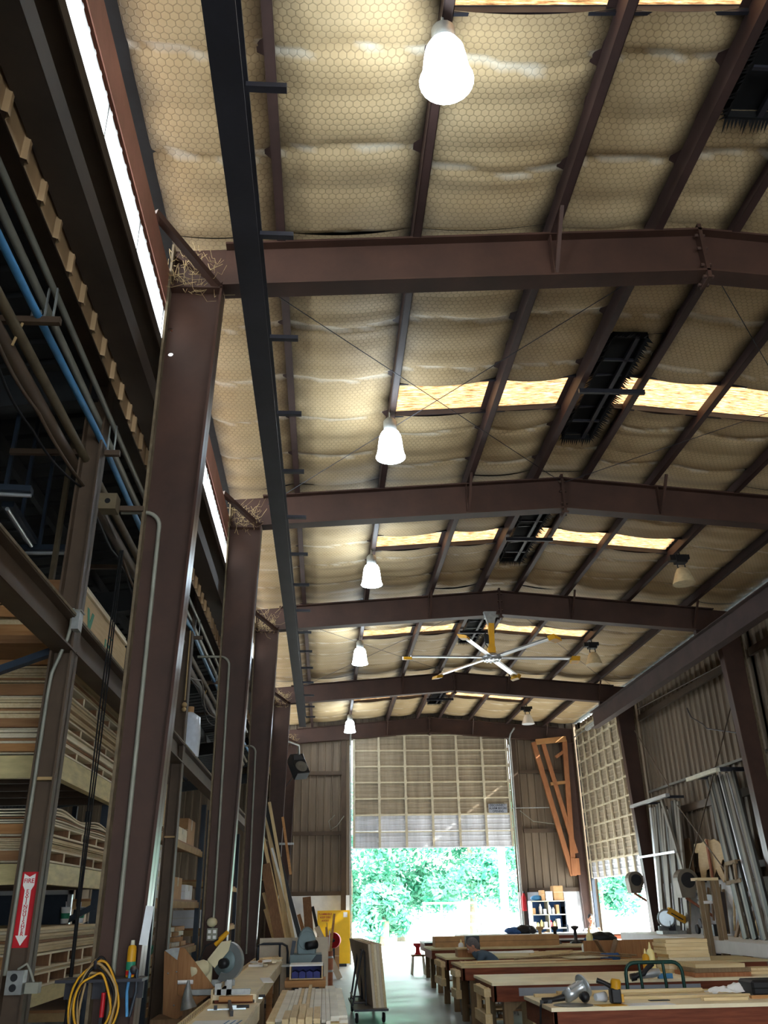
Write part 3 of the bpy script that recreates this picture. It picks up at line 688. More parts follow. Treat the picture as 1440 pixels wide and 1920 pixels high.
# ------------------------------------------------------------------ lumber racks behind the left posts
wood('ply_edge', (214, 188, 140), (238, 218, 178), 1)
wood('ply_pale', (228, 212, 178), (245, 234, 206), 1)
wood('stringer', (176, 122, 74), (206, 154, 100), 0)
wood('board_brown', (146, 104, 68), (180, 134, 92), 0)
wood('ply_face', (206, 172, 122), (226, 196, 148), 1)
wood('pine', (222, 192, 140), (242, 220, 176), 1)
wood('pine_x', (226, 196, 142), (244, 222, 178), 0)
wood('pine_z', (216, 182, 128), (238, 212, 164), 2)
wood('maple_pale', (244, 236, 216), (252, 248, 234), 1, 5, .45)
wood('old_board', (120, 92, 66), (160, 126, 92), 2)
wood('orange_wood', (156, 98, 64), (190, 130, 88), 2)
wood('bench_side', (110, 54, 34), (150, 80, 52), 0)
wood('bench_leg', (132, 108, 80), (164, 138, 104), 2)
wood('bench_top', (210, 190, 140), (230, 212, 168), 0)
wood('plywood_jig', (146, 100, 62), (176, 128, 84), 2)
wood('brown_plank', (118, 84, 58), (150, 110, 78), 2)
plain('cream_beam', (206, 190, 138), .55, 0, .18, 5, stretch=(1, 1, 4))
plain('carton_white', (222, 226, 230), .7, 0, .08)
plain('carton_brown', (178, 138, 96), .8, 0, .15)
plain('plastic_wrap', (215, 222, 232), .25, 0, .1, 10)
plain('green_bin', (40, 130, 100), .5, 0, .15)
plain('blue_bin', (36, 44, 120), .5, 0, .2)
RF, RN, RB = -2.1, 7.15, 9.08                     # rack front face, near end, far end

def pallet(x0, x1, y0, y1, z0, z1, label, xs=0):
    t = thing('pallet', label, 'pallet', ((x0 + x1) / 2, (y0 + y1) / 2, z0), 'wooden bearers in the lumber rack')
    n = 5; th = .014
    MB().b2((x1 - .42, y0, z0 + th), (x1 - .4, y1, z1 - th)).build('inner_board', 'old_board', t)
    MB().b2((x0, y0, z0), (x1, y1, z0 + th)).build('deck', 'ply_pale', t); MB().b2((x0, y0, z1 - th), (x1, y1, z1)).build('deck', 'ply_pale', t)
    for k in range(n):
        y = y0 + .015 + (y1 - y0 - .03) * k / (n - 1) + (random.uniform(-.05, .05) if 0 < k < n - 1 else 0)
        o = MB().b2((x0, y - .011, z0 + th), (x1 - .012, y + .011, z1 - th)).build('stringer', 'brown_plank' if k else 'stringer', t); MB().b2((x1 - .0118, y - .011, z0 + th), (x1 - .004, y + .011, z1 - th)).build('end_face', 'ply_pale', o)
    return t
def sheets(x0, x1, y0, y1, z0, z1, label, mat='ply_edge', wavy=0, th=.02, name='plywood_stack'):
    t = thing(name, label, 'plywood', ((x0 + x1) / 2, (y0 + y1) / 2, z0), 'sheet stacks in the lumber rack')
    n = max(1, round((z1 - z0) / th)); h = (z1 - z0) / n
    for k in range(n):
        a, b = z0 + h * k + .0015, z0 + h * (k + 1) - .0015; dx, dy = random.uniform(-.03, .012), random.uniform(-.02, .02)
        m = mat if random.random() < .7 else ('ply_pale' if random.random() < .5 else 'board_brown')
        if wavy:
            f = (k + 1) / n; w = lambda y: wavy * f * (.5 + .5 * math.sin((y - y0) * 5.2 + .3 * k * .2)) * (.4 + .6 * f)
            N = 16; top = [(x1 + dx, y0 + (y1 - y0) * i / N, b + w(y0 + (y1 - y0) * i / N)) for i in range(N + 1)]; bot = [(x1 + dx, q[1], a + w(q[1])) for q in reversed(top)]
            MB().prism(top + bot, (x0 - x1, 0, 0)).build('sheet', m, t)
        else: MB().b2((x0, y0 + dy, a), (x1 + dx, y1 + dy, b)).build('sheet', m, t)
    return t
rk = thing('lumber_rack', 'steel lumber rack with cream shelf beams behind the sign post', 'rack', (-3.3, 8.1, 0))
for za, zb in ((.98, 1.095), (1.795, 1.945), (2.565, 2.745)):
    for x in (-2.14, -4.4): MB().b2((x - .03, RN, za), (x + .04, RB + .1, zb)).build('shelf_beam', 'cream_beam', rk)
    for y in (RN + .03, RB): MB().b2((-4.4, y - .03, za), (-2.17, y + .03, zb - .005)).build('cross_beam', 'cream_beam' if y < 8 else 'brown_steel', rk)
    for k in range(3): MB().b2((-4.4, 7.6 + .5 * k, za + .02), (-2.17, 7.66 + .5 * k, zb - .01)).build('cross_bar', 'brown_steel', rk)
for x in (-2.2, -4.45):
    for y in (RN - .06, RB + .16): MB().b2((x - .04, y - .04, 0), (x + .04, y + .04, 3.32)).build('upright', 'dark_blue_steel', rk)
for za, zb in ((.4, 1.5), (1.5, .4), (1.9, 3.0)): MB().bar((-2.25, RB + .16, za), (-4.4, RB + .16, zb), .04, .04).build('brace', 'dark_blue_steel', rk)
for za, zb in ((1.25, 1.75), ): MB().bar((-2.2, RB + .12, za + .4), (-3.0, RB + .12, za), .05, .05).build('brace', 'dark_blue_steel', rk)
X0 = -4.5
pallet(X0, RF, RN, RB, 1.098, 1.198, 'wooden bearer on the lowest cream beam')
pallet(X0, RF, RN, RB, 1.215, 1.325, 'second wooden bearer of the lowest shelf, under pale sheets')
sheets(X0, RF, RN, RB, 1.33, 1.50, 'flat stack of pale plywood on the lowest rack shelf')
sheets(X0, RF, RN, RB, 1.20, 1.213, 'single sheet between the two lowest bearers')
pallet(X0, RF, RN, RB, 1.95, 2.045, 'wooden bearer on the middle cream beam')
sheets(X0, RF, RN, RB, 2.048, 2.135, 'thin brown sheets between the two bearers of the middle shelf', 'ply_edge', 0, .012)
pallet(X0, RF, RN, RB, 2.138, 2.225, 'upper wooden bearer of the middle shelf under wavy sheets')
sheets(X0, RF, RN, RB, 2.228, 2.31, 'wavy pale veneer sheets on top of the middle shelf', 'ply_pale', .045, .014)
pallet(X0, RF, RN, RB, 2.75, 2.83, 'wooden bearer on the top cream beam')
sheets(X0, RF, RN, RB, 2.833, 2.94, 'pale plywood above the top cream beam', 'ply_pale')
pallet(X0, RF, RN, RB, 2.943, 3.03, 'wooden bearer in the middle of the top shelf')
sheets(X0, RF, RN, RB, 3.033, 3.20, 'plywood stack in the middle of the top shelf')
pallet(X0, RF, RN, RB, 3.203, 3.30, 'uppermost wooden bearer below the brown beam')
sheets(X0, RF, RN, RB, 3.303, 3.46, 'plywood stack right below the dusty brown beam')
# mezzanine deck beams carry the stencilled pack
tag(MB().b2((-4.5, 6.6, 3.5), (-2.02, 9.1, 3.565)).build('mezzanine_plank', 'board_brown'), 'brown plank deck under the stencilled plywood pack', 'plank')
pk = thing('plywood_pack', 'plywood pack with green stencil marks on the mezzanine beside the sign post', 'plywood', (-3.3, 8, 3.6))
MB().b2((X0, 7.18, 3.57), (RF - .012, 8.86, 4.13)).build('bundle', 'ply_edge', pk)
MB().b2((RF - .012, 7.16, 3.575), (RF, 8.87, 4.1)).build('cover_sheet', 'ply_face', pk)
for k in range(5): MB().b2((X0, 7.16 + .01 * (k % 2), 4.132 + .016 * k), (RF + random.uniform(-.03, .01), 8.88, 4.145 + .016 * k)).build('sheet', 'ply_pale', pk)
MB().prism([(RF, 7.3, 4.03), (RF, 7.37, 4.03), (RF, 7.42, 3.93), (RF, 7.47, 4.03), (RF, 7.54, 4.03), (RF, 7.45, 3.84), (RF, 7.39, 3.84)], (.002, 0, 0)).build('stencil_mark', 'ink_green', pk)
for y0, z0, w, h in ((8.0, 3.86, .05, .09), (8.08, 3.9, .1, .03), (8.1, 3.85, .08, .03), (8.3, 3.78, .04, .1), (8.37, 3.8, .09, .07), (8.68, 3.72, .05, .1), (8.1, 4.0, .2, .015)):
    MB().b2((RF, y0, z0), (RF + .002, y0 + w, z0 + h)).build('stencil_mark', 'ink_green', pk)
# brown boards and bearers that face the viewer at the near end of the rack
for kb, (za, zb, xa, xb, m) in enumerate(((3.62, 3.70, -4.3, -2.12, 'board_brown'), (3.705, 3.80, -4.4, -2.2, 'stringer'), (3.87, 3.97, -4.4, -2.15, 'stringer'), (3.98, 4.2, -4.4, -2.15, 'board_brown'), (3.46, 3.5, -4.4, -2.15, 'stringer'),
                          (3.21, 3.3, -4.4, -2.13, 'board_brown'), (2.95, 3.02, -4.4, -2.13, 'board_brown'), (2.76, 2.82, -4.4, -2.15, 'stringer'), (2.15, 2.22, -4.4, -2.12, 'stringer'), (1.96, 2.03, -4.4, -2.12, 'board_brown'), (1.24, 1.3, -4.4, -2.13, 'stringer'))):
    y = 7.1 - random.uniform(0, .03)
    o = MB().b2((xa, y, za), (xb, y + .022, zb)).build('lead_board', m)
    tag(o, 'brown board across the near end of the lumber rack, ' + ['third from the top', 'second from the top, orange', 'just under the topmost', 'topmost, widest', 'fifth from the top', 'sixth from the top', 'seventh from the top', 'eighth from the top', 'fourth from the bottom', 'third from the bottom', 'lowest'][kb], 'board', 'boards across the rack end')

# second rack, between the first and second columns beyond the near one
def shelf_rack(name, label, x0, x1, y0, y1, zs, h, mat):
    t = thing(name, label, 'rack', ((x0 + x1) / 2, y0, 0))
    for x in (x0, x1):
        for y in (y0, y1): MB().b2((x - .04, y - .04, 0), (x + .04, y + .04, h)).build('upright', mat, t)
    for z in zs:
        MB().b2((x0, y0, z - .03), (x1, y1, z)).build('shelf_board', 'board_brown', t)
        MB().b2((x1 - .02, y0, z - .12), (x1 + .03, y1, z - .03)).build('shelf_beam', 'dusty_tan', t)
        MB().b2((x0, y0 - .03, z - .12), (x1, y0 + .02, z - .03)).build('shelf_beam', 'dusty_tan', t)
    return t
shelf_rack('storage_rack', 'dark storage rack with cartons behind the second column', -4.4, -2.15, 11.9, 16.2, [.55, 1.1, 1.75, 2.55], 3.3, 'dark_blue_steel')
shelf_rack('storage_rack', 'dark storage rack behind the third column', -4.4, -2.15, 17.1, 22.9, [.6, 1.3, 2.1], 3.3, 'dark_blue_steel')
def carton(x, y, z, s, mat, label, cat='box', nm='carton', grp=None):
    t = thing(nm, label, cat, (x, y, z), grp); sx, sy, sz = s
    MB().b2((x - sx / 2, y - sy / 2, z + .001), (x + sx / 2, y + sy / 2, z + sz)).build('body', mat, t)
    mb = MB().b2((x - sx / 2 - .004, y - .03, z + sz), (x + sx / 2 + .004, y + .03, z + sz + .003)).b2((x + sx / 2, y - .03, z + sz * .6), (x + sx / 2 + .004, y + .03, z + sz)).b2((x - sx / 2, y - sy / 2 - .003, z + sz * .55), (x + sx / 2, y - sy / 2, z + sz * .57))
    mb.build('flap_tape', 'pale_paint_edge', t); return t
for k in range(4): carton(-2.55, 12.5, 1.75 + .165 * k, (.7, .9, .16), 'carton_white', 'flat white carton behind the second column, ' + ['lowest', 'second', 'third', 'topmost'][k] + ' of its stack', grp='white cartons')
pallet(-3.0, -2.18, 12.0, 13.0, 2.552, 2.65, 'small wooden bearer under the tall tan bundle')
carton(-2.55, 12.5, 2.651, (.7, .95, .55), 'ply_face', 'tall tan panel bundle under the brown beam behind the second column')
carton(-2.5, 14.3, 2.553, (.6, .9, .2), 'ply_pale', 'low pale bundle on the top shelf of the carton rack')
carton(-2.5, 14.2, 1.75, (.6, .8, .3), 'carton_brown', 'brown carton on the middle shelf of the carton rack')
carton(-2.5, 15.4, 1.75, (.6, .8, .22), 'carton_white', 'short white carton at the far end of the middle shelf')
carton(-2.5, 15.2, 2.553, (.6, .8, .4), 'carton_brown', 'brown carton at the far end of the top shelf')
rnd = random.Random(5)
for k in range(9):
    z = 1.1 + .075 * (k % 5); o = MB().box((-2.5 - .1 * rnd.random(), 12.4 + .9 * (k // 5) + rnd.uniform(-.1, .1), z + .036), (.6 + .2 * rnd.random(), .5, .07), Matrix.Rotation(rnd.uniform(-.25, .25), 3, 'Z')).build('offcut_board', rnd.choice(['board_brown', 'old_board', 'black_plastic', 'pine']))
    tag(o, 'dark offcut board piled on the low shelf, %s pile, %s from the bottom' % (['near', 'far'][k // 5], ['first', 'second', 'third', 'fourth', 'fifth'][k % 5]), 'board', 'offcuts on the low shelf')
t = thing('parts_bin', 'green parts bin on the low shelf of the carton rack', 'bin', (-2.35, 12.2, 1.1))
MB().prism([(-2.55, 12.0, 1.101), (-2.16, 12.0, 1.101), (-2.1, 12.0, 1.18), (-2.1, 12.0, 1.2), (-2.55, 12.0, 1.24)], (0, .3, 0)).build('tray', 'green_bin', t); MB().b2((-2.5, 12.03, 1.19), (-2.2, 12.27, 1.215)).build('contents', 'black_plastic', t)
for k in range(12):
    o = MB().box((-2.5 + .08 * rnd.random(), 14.0 + .55 * (k // 4), 1.135 + .07 * (k % 4)), (.5, .45, .06), Matrix.Rotation(rnd.uniform(-.15, .15), 3, 'Z')).build('paper_stack', rnd.choice(['carton_white', 'pale_paint_edge', 'carton_brown']))
    tag(o, 'bundle of pale papers on the low shelf, %s heap, %s from the bottom' % (['near', 'middle', 'far'][k // 4], ['first', 'second', 'third', 'fourth'][k % 4]), 'papers', 'paper bundles')
for k in range(10):
    o = MB().box((-2.5 + .08 * rnd.random(), 12.5 + .7 * (k // 5), .585 + .08 * (k % 5)), (.55, .55, .07), Matrix.Rotation(rnd.uniform(-.2, .2), 3, 'Z')).build('offcut_board', rnd.choice(['old_board', 'pine', 'pale_paint_edge', 'board_brown']))
    tag(o, 'offcut board on the bottom shelf, %s pile, %s from the bottom' % (['near', 'far'][k // 5], ['first', 'second', 'third', 'fourth', 'fifth'][k % 5]), 'board', 'offcuts on the bottom shelf')
for k in range(8):
    carton(-2.5, 17.7 + .62 * k, [1.3, .6][k % 2], (.5, .5, .3 + .1 * (k % 3)), ['carton_white', 'pale_paint_edge', 'carton_brown', 'sign_red'][k % 4], 'carton on the rack behind the third column, %s from the near end' % ['first', 'second', 'third', 'fourth', 'fifth', 'sixth', 'seventh', 'eighth'][k], grp='cartons on the third rack')
p = atx(352, 1400, -1.95)
t = thing('wrapped_roll', 'clear plastic wrapped bundle standing on the brown beam behind the second column', 'roll', (p.x, p.y, 3.56))
MB().lathe([(.16, 0), (.17, .3), (.15, .55), (.05, .62), (0, .62)], (p.x, p.y, 3.562), (0, 0, 1), 10).build('wrapping', 'plastic_wrap', t); MB().lathe([(.05, 0), (.05, .7)], (p.x, p.y, 3.562), (0, 0, 1), 8).build('core', 'carton_brown', t)

# cups on the sheet stack, dark monitor panel behind
for px, lab in ((120, 'white paper cup with straw on the plywood behind the sign post'), (148, 'white paper cup with lid beside the hanging cables')):
    q = atx(px, 1733, -2.35); t = thing('paper_cup', lab, 'cup', (q.x, q.y, 1.507), 'paper cups')
    MB().lathe([(.033, 0), (.045, .13), (.047, .13), (.047, .137), (.04, .137), (.03, .01)], (q.x, q.y, 1.508), (0, 0, 1), 14).build('cup', 'carton_white', t)
    MB().lathe([(.0385, .04), (.0425, .085)], (q.x, q.y, 1.508), (0, 0, 1), 14).build('printed_band', 'green_bin', t)
    MB().tube([(q.x, q.y, 1.62), (q.x - .005, q.y, 1.69)], .004, 6).build('straw', 'carton_white', t)
t = thing('back_panel', 'dark framed panel standing behind the paper cups', 'panel', (-3.2, 9.4, 1.5))
MB().b2((-3.35, 9.42, 1.0), (-2.5, 9.45, 1.8)).build('screen', 'dark_blue_steel', t); MB().b2((-3.38, 9.41, 1.76), (-2.48, 9.46, 1.8)).b2((-2.52, 9.41, 1.0), (-2.48, 9.46, 1.8)).build('frame', 'aluminium', t)

# ------------------------------------------------------------------ pipes, conduits, cables along the lean-to
def line(x, z, ya, yb, r, mat, name, label, cat, sag=0, sy=5.3, jig=0):
    pts = []; n = int((yb - ya) / .5); rr = random.Random(int(z * 100))
    for i in range(n + 1):
        y = ya + (yb - ya) * i / n; pts.append((x + rr.uniform(-jig, jig), y, z - sag * abs(math.sin(math.pi * (y - .94) / sy)) + rr.uniform(-jig, jig)))
    return tag(MB().tube(pts, r, 8).build(name, mat), label, cat)
line(-1.80, 5.28, YB + .4, 20, .022, 'conduit_grey', 'pipe', 'upper grey pipe of a pair along the lean-to', 'pipe')
line(-1.88, 5.23, YB + .4, 20, .028, 'conduit_grey', 'pipe', 'lower thicker grey pipe of a pair along the lean-to', 'pipe')
line(-1.86, 5.10, YB + .4, 22, .026, 'pipe_blue', 'pipe', 'long blue air pipe under the pair of grey pipes', 'pipe', .06)
line(-2.05, 4.86, YB + .4, 22, .05, 'brown_steel', 'pipe', 'thick dusty brown pipe wrapped in cable along the rack posts', 'pipe')
line(-1.97, 4.93, YB + .4, 22, .035, 'pipe_drab', 'pipe', 'dusty drab pipe above the thick brown one', 'pipe')
pts = []
for i in range(260):
    y = 1 + i * .08; a = y * 1.9; pts.append((-2.0 + .06 * math.cos(a), y, 4.83 + .05 * math.sin(a) - .12 * abs(math.sin(math.pi * y / 2.65))))
tag(MB().tube(pts, .012, 6).build('cable', 'brown_steel'), 'dusty cable wound loosely round the thick brown pipe', 'cable')
tag(MB().tube([(p[0] - .02, p[1], p[2] - .14 * abs(math.sin(p[1] * 1.5))) for p in pts], .009, 6).build('cable', 'black_rubber'), 'black cable drooping below the thick brown pipe', 'cable')
for k, y in enumerate((4.55, 6.3, 8.9, 11.6, 14.2, 16.7)):
    t = thing('pipe_hanger', 'slotted steel arm carrying the pipes, ' + ['nearest', 'at the first column', 'third', 'fourth', 'fifth', 'sixth'][k] + ' along the lean-to', 'bracket', (-2, y, 5.05), 'pipe arms')
    MB().b2((-2.6, y - .02, 5.0), (-1.72, y + .02, 5.045)).build('arm', 'brown_steel', t)
    mb = MB()
    for x, z in ((-1.88, 5.1), (-1.80, 5.28)): mb.b2((x - .03, y - .012, 5.045), (x - .022, y + .012, z)).b2((x + .024, y - .012, 5.045), (x + .032, y + .012, z))
    mb.build('clamp', 'galvanised', t)
    MB().tube([(-1.95, y, 5.02), (-2.0, y + .02, 4.84)], .01, 6).build('drop_rod', 'dusty_tan', t)
q = aty(205, 945, 6.05)
t = thing('cable_box', 'dusty square cable box with a round hole beside the first column', 'box', q)
MB().box(q, (.13, .12, .13)).build('housing', 'pipe_drab', t); MB().b2((q.x, 6.12, q.z - .02), (-1.44, 6.15, q.z + .02)).build('bracket', 'brown_steel', t); MB().lathe([(.022, -.062), (.022, -.058)], q, (0, 1, 0), 12).build('knockout', 'dark_void', t)
zc = q.z
def conduit(y, x0, z, label, zbot, x_in, r=.017):
    pts = [(x0, y, z), (x_in - .12, y, z)] + [(x_in - .12 + .12 * math.sin(a), y, z - .12 + .12 * math.cos(a)) for a in [math.pi / 2 * i / 6 for i in range(1, 7)]] + [(x_in, y, zbot)]
    return tag(MB().tube(pts, r, 8).build('conduit', 'conduit_grey'), label, 'conduit')
conduit(6.2, q.x + .06, zc, 'grey conduit bending down the face of the nearest left column', .3, -1.32)
conduit(11.48, -1.75, 4.72, 'grey conduit bending down the face of the second left column', 1.3, -1.32)
conduit(16.62, -1.75, 4.4, 'grey conduit down the face of the third left column', .9, -1.32)
pts = [(-1.86, 6.1, 3.62), (-1.86, 6.12, 3.5), (-1.88, 6.14, 3.4), (-1.955, 6.14, 3.15), (-1.962, 6.14, 3.0), (-1.965, 6.14, 1.25)]
tag(MB().tube(pts, .014, 8).build('conduit', 'conduit_grey'), 'pale conduit kinking down the sign post', 'conduit')
t = thing('beam_clamp_box', 'grey junction box where the brown beam meets the sign post', 'box', (-1.83, 6.1, 3.5)); MB().b2((-1.85, 6.08, 3.46), (-1.8, 6.18, 3.6)).build('housing', 'galvanised', t); MB().b2((-1.856, 6.075, 3.595), (-1.79, 6.185, 3.605)).build('cover', 'conduit_grey', t)
q = atx(228, 1032, -1.78)
t = thing('hanging_cables', 'three thin dark cables hanging from the pipes to a thicker pull rope', 'cable', (q.x, q.y, q.z))
zb = atx(165, 1700, -1.78).z
for k, dx in enumerate((-.022, 0, .02)): MB().tube([(q.x + dx * .6, q.y, q.z), (q.x + dx, q.y, (q.z + zb) / 2), (q.x + dx * .5, q.y, zb)], .006, 5).build('cable', 'black_rubber', t)
MB().tube([(q.x, q.y, zb + .1), (q.x + .005, q.y, zb - .2), (q.x + .02, q.y, .4)], .014, 6).build('rope', 'black_rubber', t)
q = atx(345, 1330, -1.86); tag(MB().tube([(q.x, q.y, 5.06), (q.x, q.y, q.z + .12)], .009, 6).ball((q.x, q.y, q.z + .06), .035).ball((q.x, q.y, q.z), .03).build('knotted_rope', 'dusty_tan'), 'tan rope with a knot hanging behind the second column', 'rope')

# things on the sign post and the near column
q = aty(30, 1842, 6.1)
t = thing('outlet_box', 'grey outlet box with two round sockets low on the sign post', 'outlet', q)
MB().box(q, (.1, .08, .13)).build('housing', 'galvanised', t)
for dz in (.028, -.028): MB().lathe([(.02, -.046), (.022, -.04)], q + V(-.005, 0, dz), (0, 1, 0), 14).build('socket', 'black_plastic', t)
q2 = aty(62, 1852, 6.12); t = thing('switch_box', 'small grey cover box beside the outlet box', 'box', q2)
MB().box(q2, (.08, .07, .06)).build('housing', 'conduit_grey', t); MB().tube([q + V(.0, 0, .07), q + V(.05, 0, .1), q2 + V(-.03, 0, .09), q2 + V(0, 0, .03)], .008, 6).build('cable', 'conduit_grey', t)
q = aty(243, 1832, 6.1)
t = thing('glue_bottle', 'yellow glue bottle with green and red label on the near column ledge', 'bottle', q)
MB().lathe([(.026, 0), (.028, .01), (.028, .15), (.024, .17), (.01, .18), (.01, .2), (.0, .2)], q, (0, 0, 1), 14).build('body', 'fan_yellow', t)
MB().lathe([(.0288, .012), (.0288, .035)], q, (0, 0, 1), 14).build('red_band', 'sign_red', t); MB().lathe([(.029, .04), (.029, .085)], q, (0, 0, 1), 14).build('green_label', 'green_bin', t)
MB().lathe([(.013, .178), (.012, .205), (0, .205)], q, (0, 0, 1), 12).build('cap', 'pale_paint_edge', t)
t = thing('tool_ledge', 'dark steel ledge across the near column holding cords and clamps', 'shelf', (-1.3, 6.1, q.z))
MB().b2((-1.62, 6.0, q.z - .02), (-1.1, 6.2, q.z - .003)).build('ledge', 'black_steel', t); MB().b2((-1.6, 6.17, q.z - .12), (-1.12, 6.2, q.z)).build('upstand', 'black_steel', t)
zl = q.z
t = thing('cord_coil', 'coil of yellow and black extension cords hanging on the near column', 'cord', (-1.55, 6.05, zl - .15))
cx0 = aty(178, 1880, 6.0)
for k in range(9):
    a0 = random.uniform(0, 6); rx, rz = .10 + .012 * (k % 4), .18 + .02 * (k % 5); pts = []
    for i in range(48):
        a = 2 * math.pi * i / 48; pts.append((cx0.x + rx * math.cos(a) + .01 * math.sin(3 * a + a0), 5.94 + .012 * k + .01 * math.sin(2 * a), cx0.z - .02 + rz * math.sin(a) + .012 * math.cos(4 * a + a0)))
    MB().tube(pts, .0075, 6, True, True).build('cord_loop', ['fan_yellow', 'black_rubber', 'dusty_tan'][k % 3], t)
MB().tube([(cx0.x, 6.12, cx0.z + .2), (cx0.x, 5.9, cx0.z + .19), (cx0.x, 5.9, cx0.z + .23)], .01, 6).build('hook', 'black_steel', t)
t = thing('bar_clamp', 'red handled bar clamps hanging among the cords', 'clamp', cx0 + V(.03, .02, .1)); MB().b2((cx0.x + .02, 6.06, cx0.z - .2), (cx0.x + .04, 6.075, cx0.z + .2)).build('bar', 'black_steel', t); MB().tube([(cx0.x + .04, 6.03, cx0.z + .05), (cx0.x + .04, 6.03, cx0.z - .08)], .014, 8).build('handle', 'sign_red', t)
q = aty(247, 1860, 6.05); t = thing('blue_clamp', 'blue spring clamp hanging on the near column', 'clamp', q)
MB().tube([q + V(-.02, 0, .12), q + V(-.03, 0, 0), q + V(-.015, 0, -.13)], .01, 8).build('jaw', 'pipe_blue', t); MB().tube([q + V(.02, 0, .12), q + V(.025, 0, 0), q + V(.0, 0, -.13)], .01, 8).build('jaw', 'dark_blue_steel', t); MB().ball(q + V(0, 0, .12), .025).build('pivot', 'black_steel', t)
q = aty(275, 1735, 6.0); tag(MB().box(q, (.05, .006, .22), Matrix.Rotation(.1, 3, 'Y')).build('paper_note', 'carton_white'), 'white paper note taped to the edge of the near column', 'paper')

for a, b, lab in (((20, 1029), (125, 1029), 'unlit blue grey tube light across the lean-to roof behind the sign post'), ((15, 945), (60, 1015), 'unlit blue grey tube light running along the lean-to roof'), ((-40, 915), (60, 920), 'unlit tube light across the lean-to roof at the left edge')):
    p, q = atz(*a, 4.75), atz(*b, 4.75); t = thing('tube_light', lab, 'light', p, 'unlit tube lights')
    MB().bar(p, q, .1, .05).build('channel', 'dark_blue_steel', t); MB().tube([p - V(0, 0, .045), q - V(0, 0, .045)], .018, 8).build('tube', 'aluminium', t)
    MB().bar(p.lerp(q, .5), V(*p.lerp(q, .5)[:2], 5.0 + (p.lerp(q, .5).x + 9.6) * .1325 + .05), .03, .03).build('hanger', 'dark_blue_steel', t)
p = atx(118, 950, -2.55); tag(MB().b2((p.x - .02, p.y - .03, 3.57), (p.x + .02, p.y + .03, 5.85)).build('hanger_bar', 'pipe_drab'), 'drab flat bar hanging from the lean-to roof left of the sign post', 'bar')

# loudspeaker high on the fifth column
q = aty(560, 1436, 24.2)
t = thing('loudspeaker', 'black and grey loudspeaker mounted high beside the far left column', 'speaker', q)
rot = Matrix.Rotation(math.radians(-22), 3, 'Y') @ Matrix.Rotation(math.radians(-25), 3, 'X') @ Matrix.Rotation(math.radians(30), 3, 'Z')
def rp(a, b, c): return q + rot @ V(a, b, c)
MB().prism([rp(-.2, -.12, -.33), rp(.2, -.12, -.33), rp(.2, -.12, .33), rp(-.2, -.12, .33)], rot @ V(0, .3, 0)).build('cabinet', 'black_plastic', t, bevel=.02)
MB().lathe([(.17, 0), (.165, -.02), (.14, -.012), (.07, .03), (.05, .0), (0, -.01)], rp(0, -.125, -.12), rot @ V(0, -1, 0) * -1, 22).build('woofer', 'grey_steel', t)
MB().prism([rp(-.15, -.125, .1), rp(.15, -.125, .1), rp(.1, -.125, .27), rp(-.1, -.125, .27)], rot @ V(0, -.012, 0)).build('horn', 'dark_blue_steel', t)
MB().tube([q + V(0, .1, .3), q + V(.0, -.3, .5), V(-1.05, 23.5, q.z + .55)], .03, 8).build('mount', 'galvanised', t)
MB().tube([q + V(-.1, .1, -.2), q + V(-.5, .1, -.75), q + V(-.95, .1, -.85)], .012, 6).build('cable', 'black_rubber', t)

# ------------------------------------------------------------------ left work bench and its tools
plain('mdf_grey', (204, 190, 168), .7, 0, .08)
plain('machine_grey', (112, 130, 134), .45, .1, .1)
plain('saw_steel', (165, 175, 180), .3, .7, .1)
plain('saw_cream', (206, 196, 160), .5, 0, .12)
plain('cabinet_yellow', (248, 196, 20), .4, 0, .04)
plain('rust_fibre', (150, 92, 66), .8, 0, .2)
plain('paper_white', (240, 240, 238), .7, 0, .04)
plain('table_pale', (242, 226, 190), .5, 0, .1, 3)
def left_bench(name, label, x0, x1, ya, yb, z, edge):
    t = thing(name, label, 'bench', ((x0 + x1) / 2, ya, 0))
    MB().b2((x0, ya, z - .045), (x1, yb, z)).build('worktop', 'table_pale', t)
    MB().b2((x1, ya, z - .14), (x1 + .018, yb, z - .002)).build('edge_board', edge, t)
    MB().b2((x0 - .02, ya, z - .12), (x0, yb, z + .045)).build('fence', 'pine', t)
    mb = MB()
    for k in range(int((yb - ya) / .1)): mb.b2((x0, ya + .1 * k, z + .015), (x0 + .002, ya + .1 * k + .012, z + .045))
    mb.build('scale_mark', 'ink_dark', t)['kind'] = 'stuff'
    MB().b2((x0 + .02, ya, z - .14), (x1 - .02, ya + .02, z - .045)).build('end_board', 'bench_side', t)
    n = max(2, int((yb - ya) / 1.3))
    for k in range(n):
        y = ya + .1 + (yb - ya - .2) * k / (n - 1)
        for x in (x0 + .05, x1 - .06): MB().b2((x - .04, y - .045, .001), (x + .04, y + .045, z - .045)).build('leg', ['stringer', 'bench_leg'][k % 2], t)
    MB().b2((x0 + .05, ya + .1, .18), (x1 - .05, yb - .1, .21)).build('lower_shelf', 'old_board', t)
    return t
left_bench('work_bench', 'long narrow pale bench with scrap blocks on its far end, left side', -1.06, -.66, 9.55, 15.3, .85, 'ply_pale')
left_bench('work_bench', 'lower near section of the left bench beside the lumber pile', -1.07, -.62, 5.4, 9.5, .78, 'ply_pale')
rnd = random.Random(3)
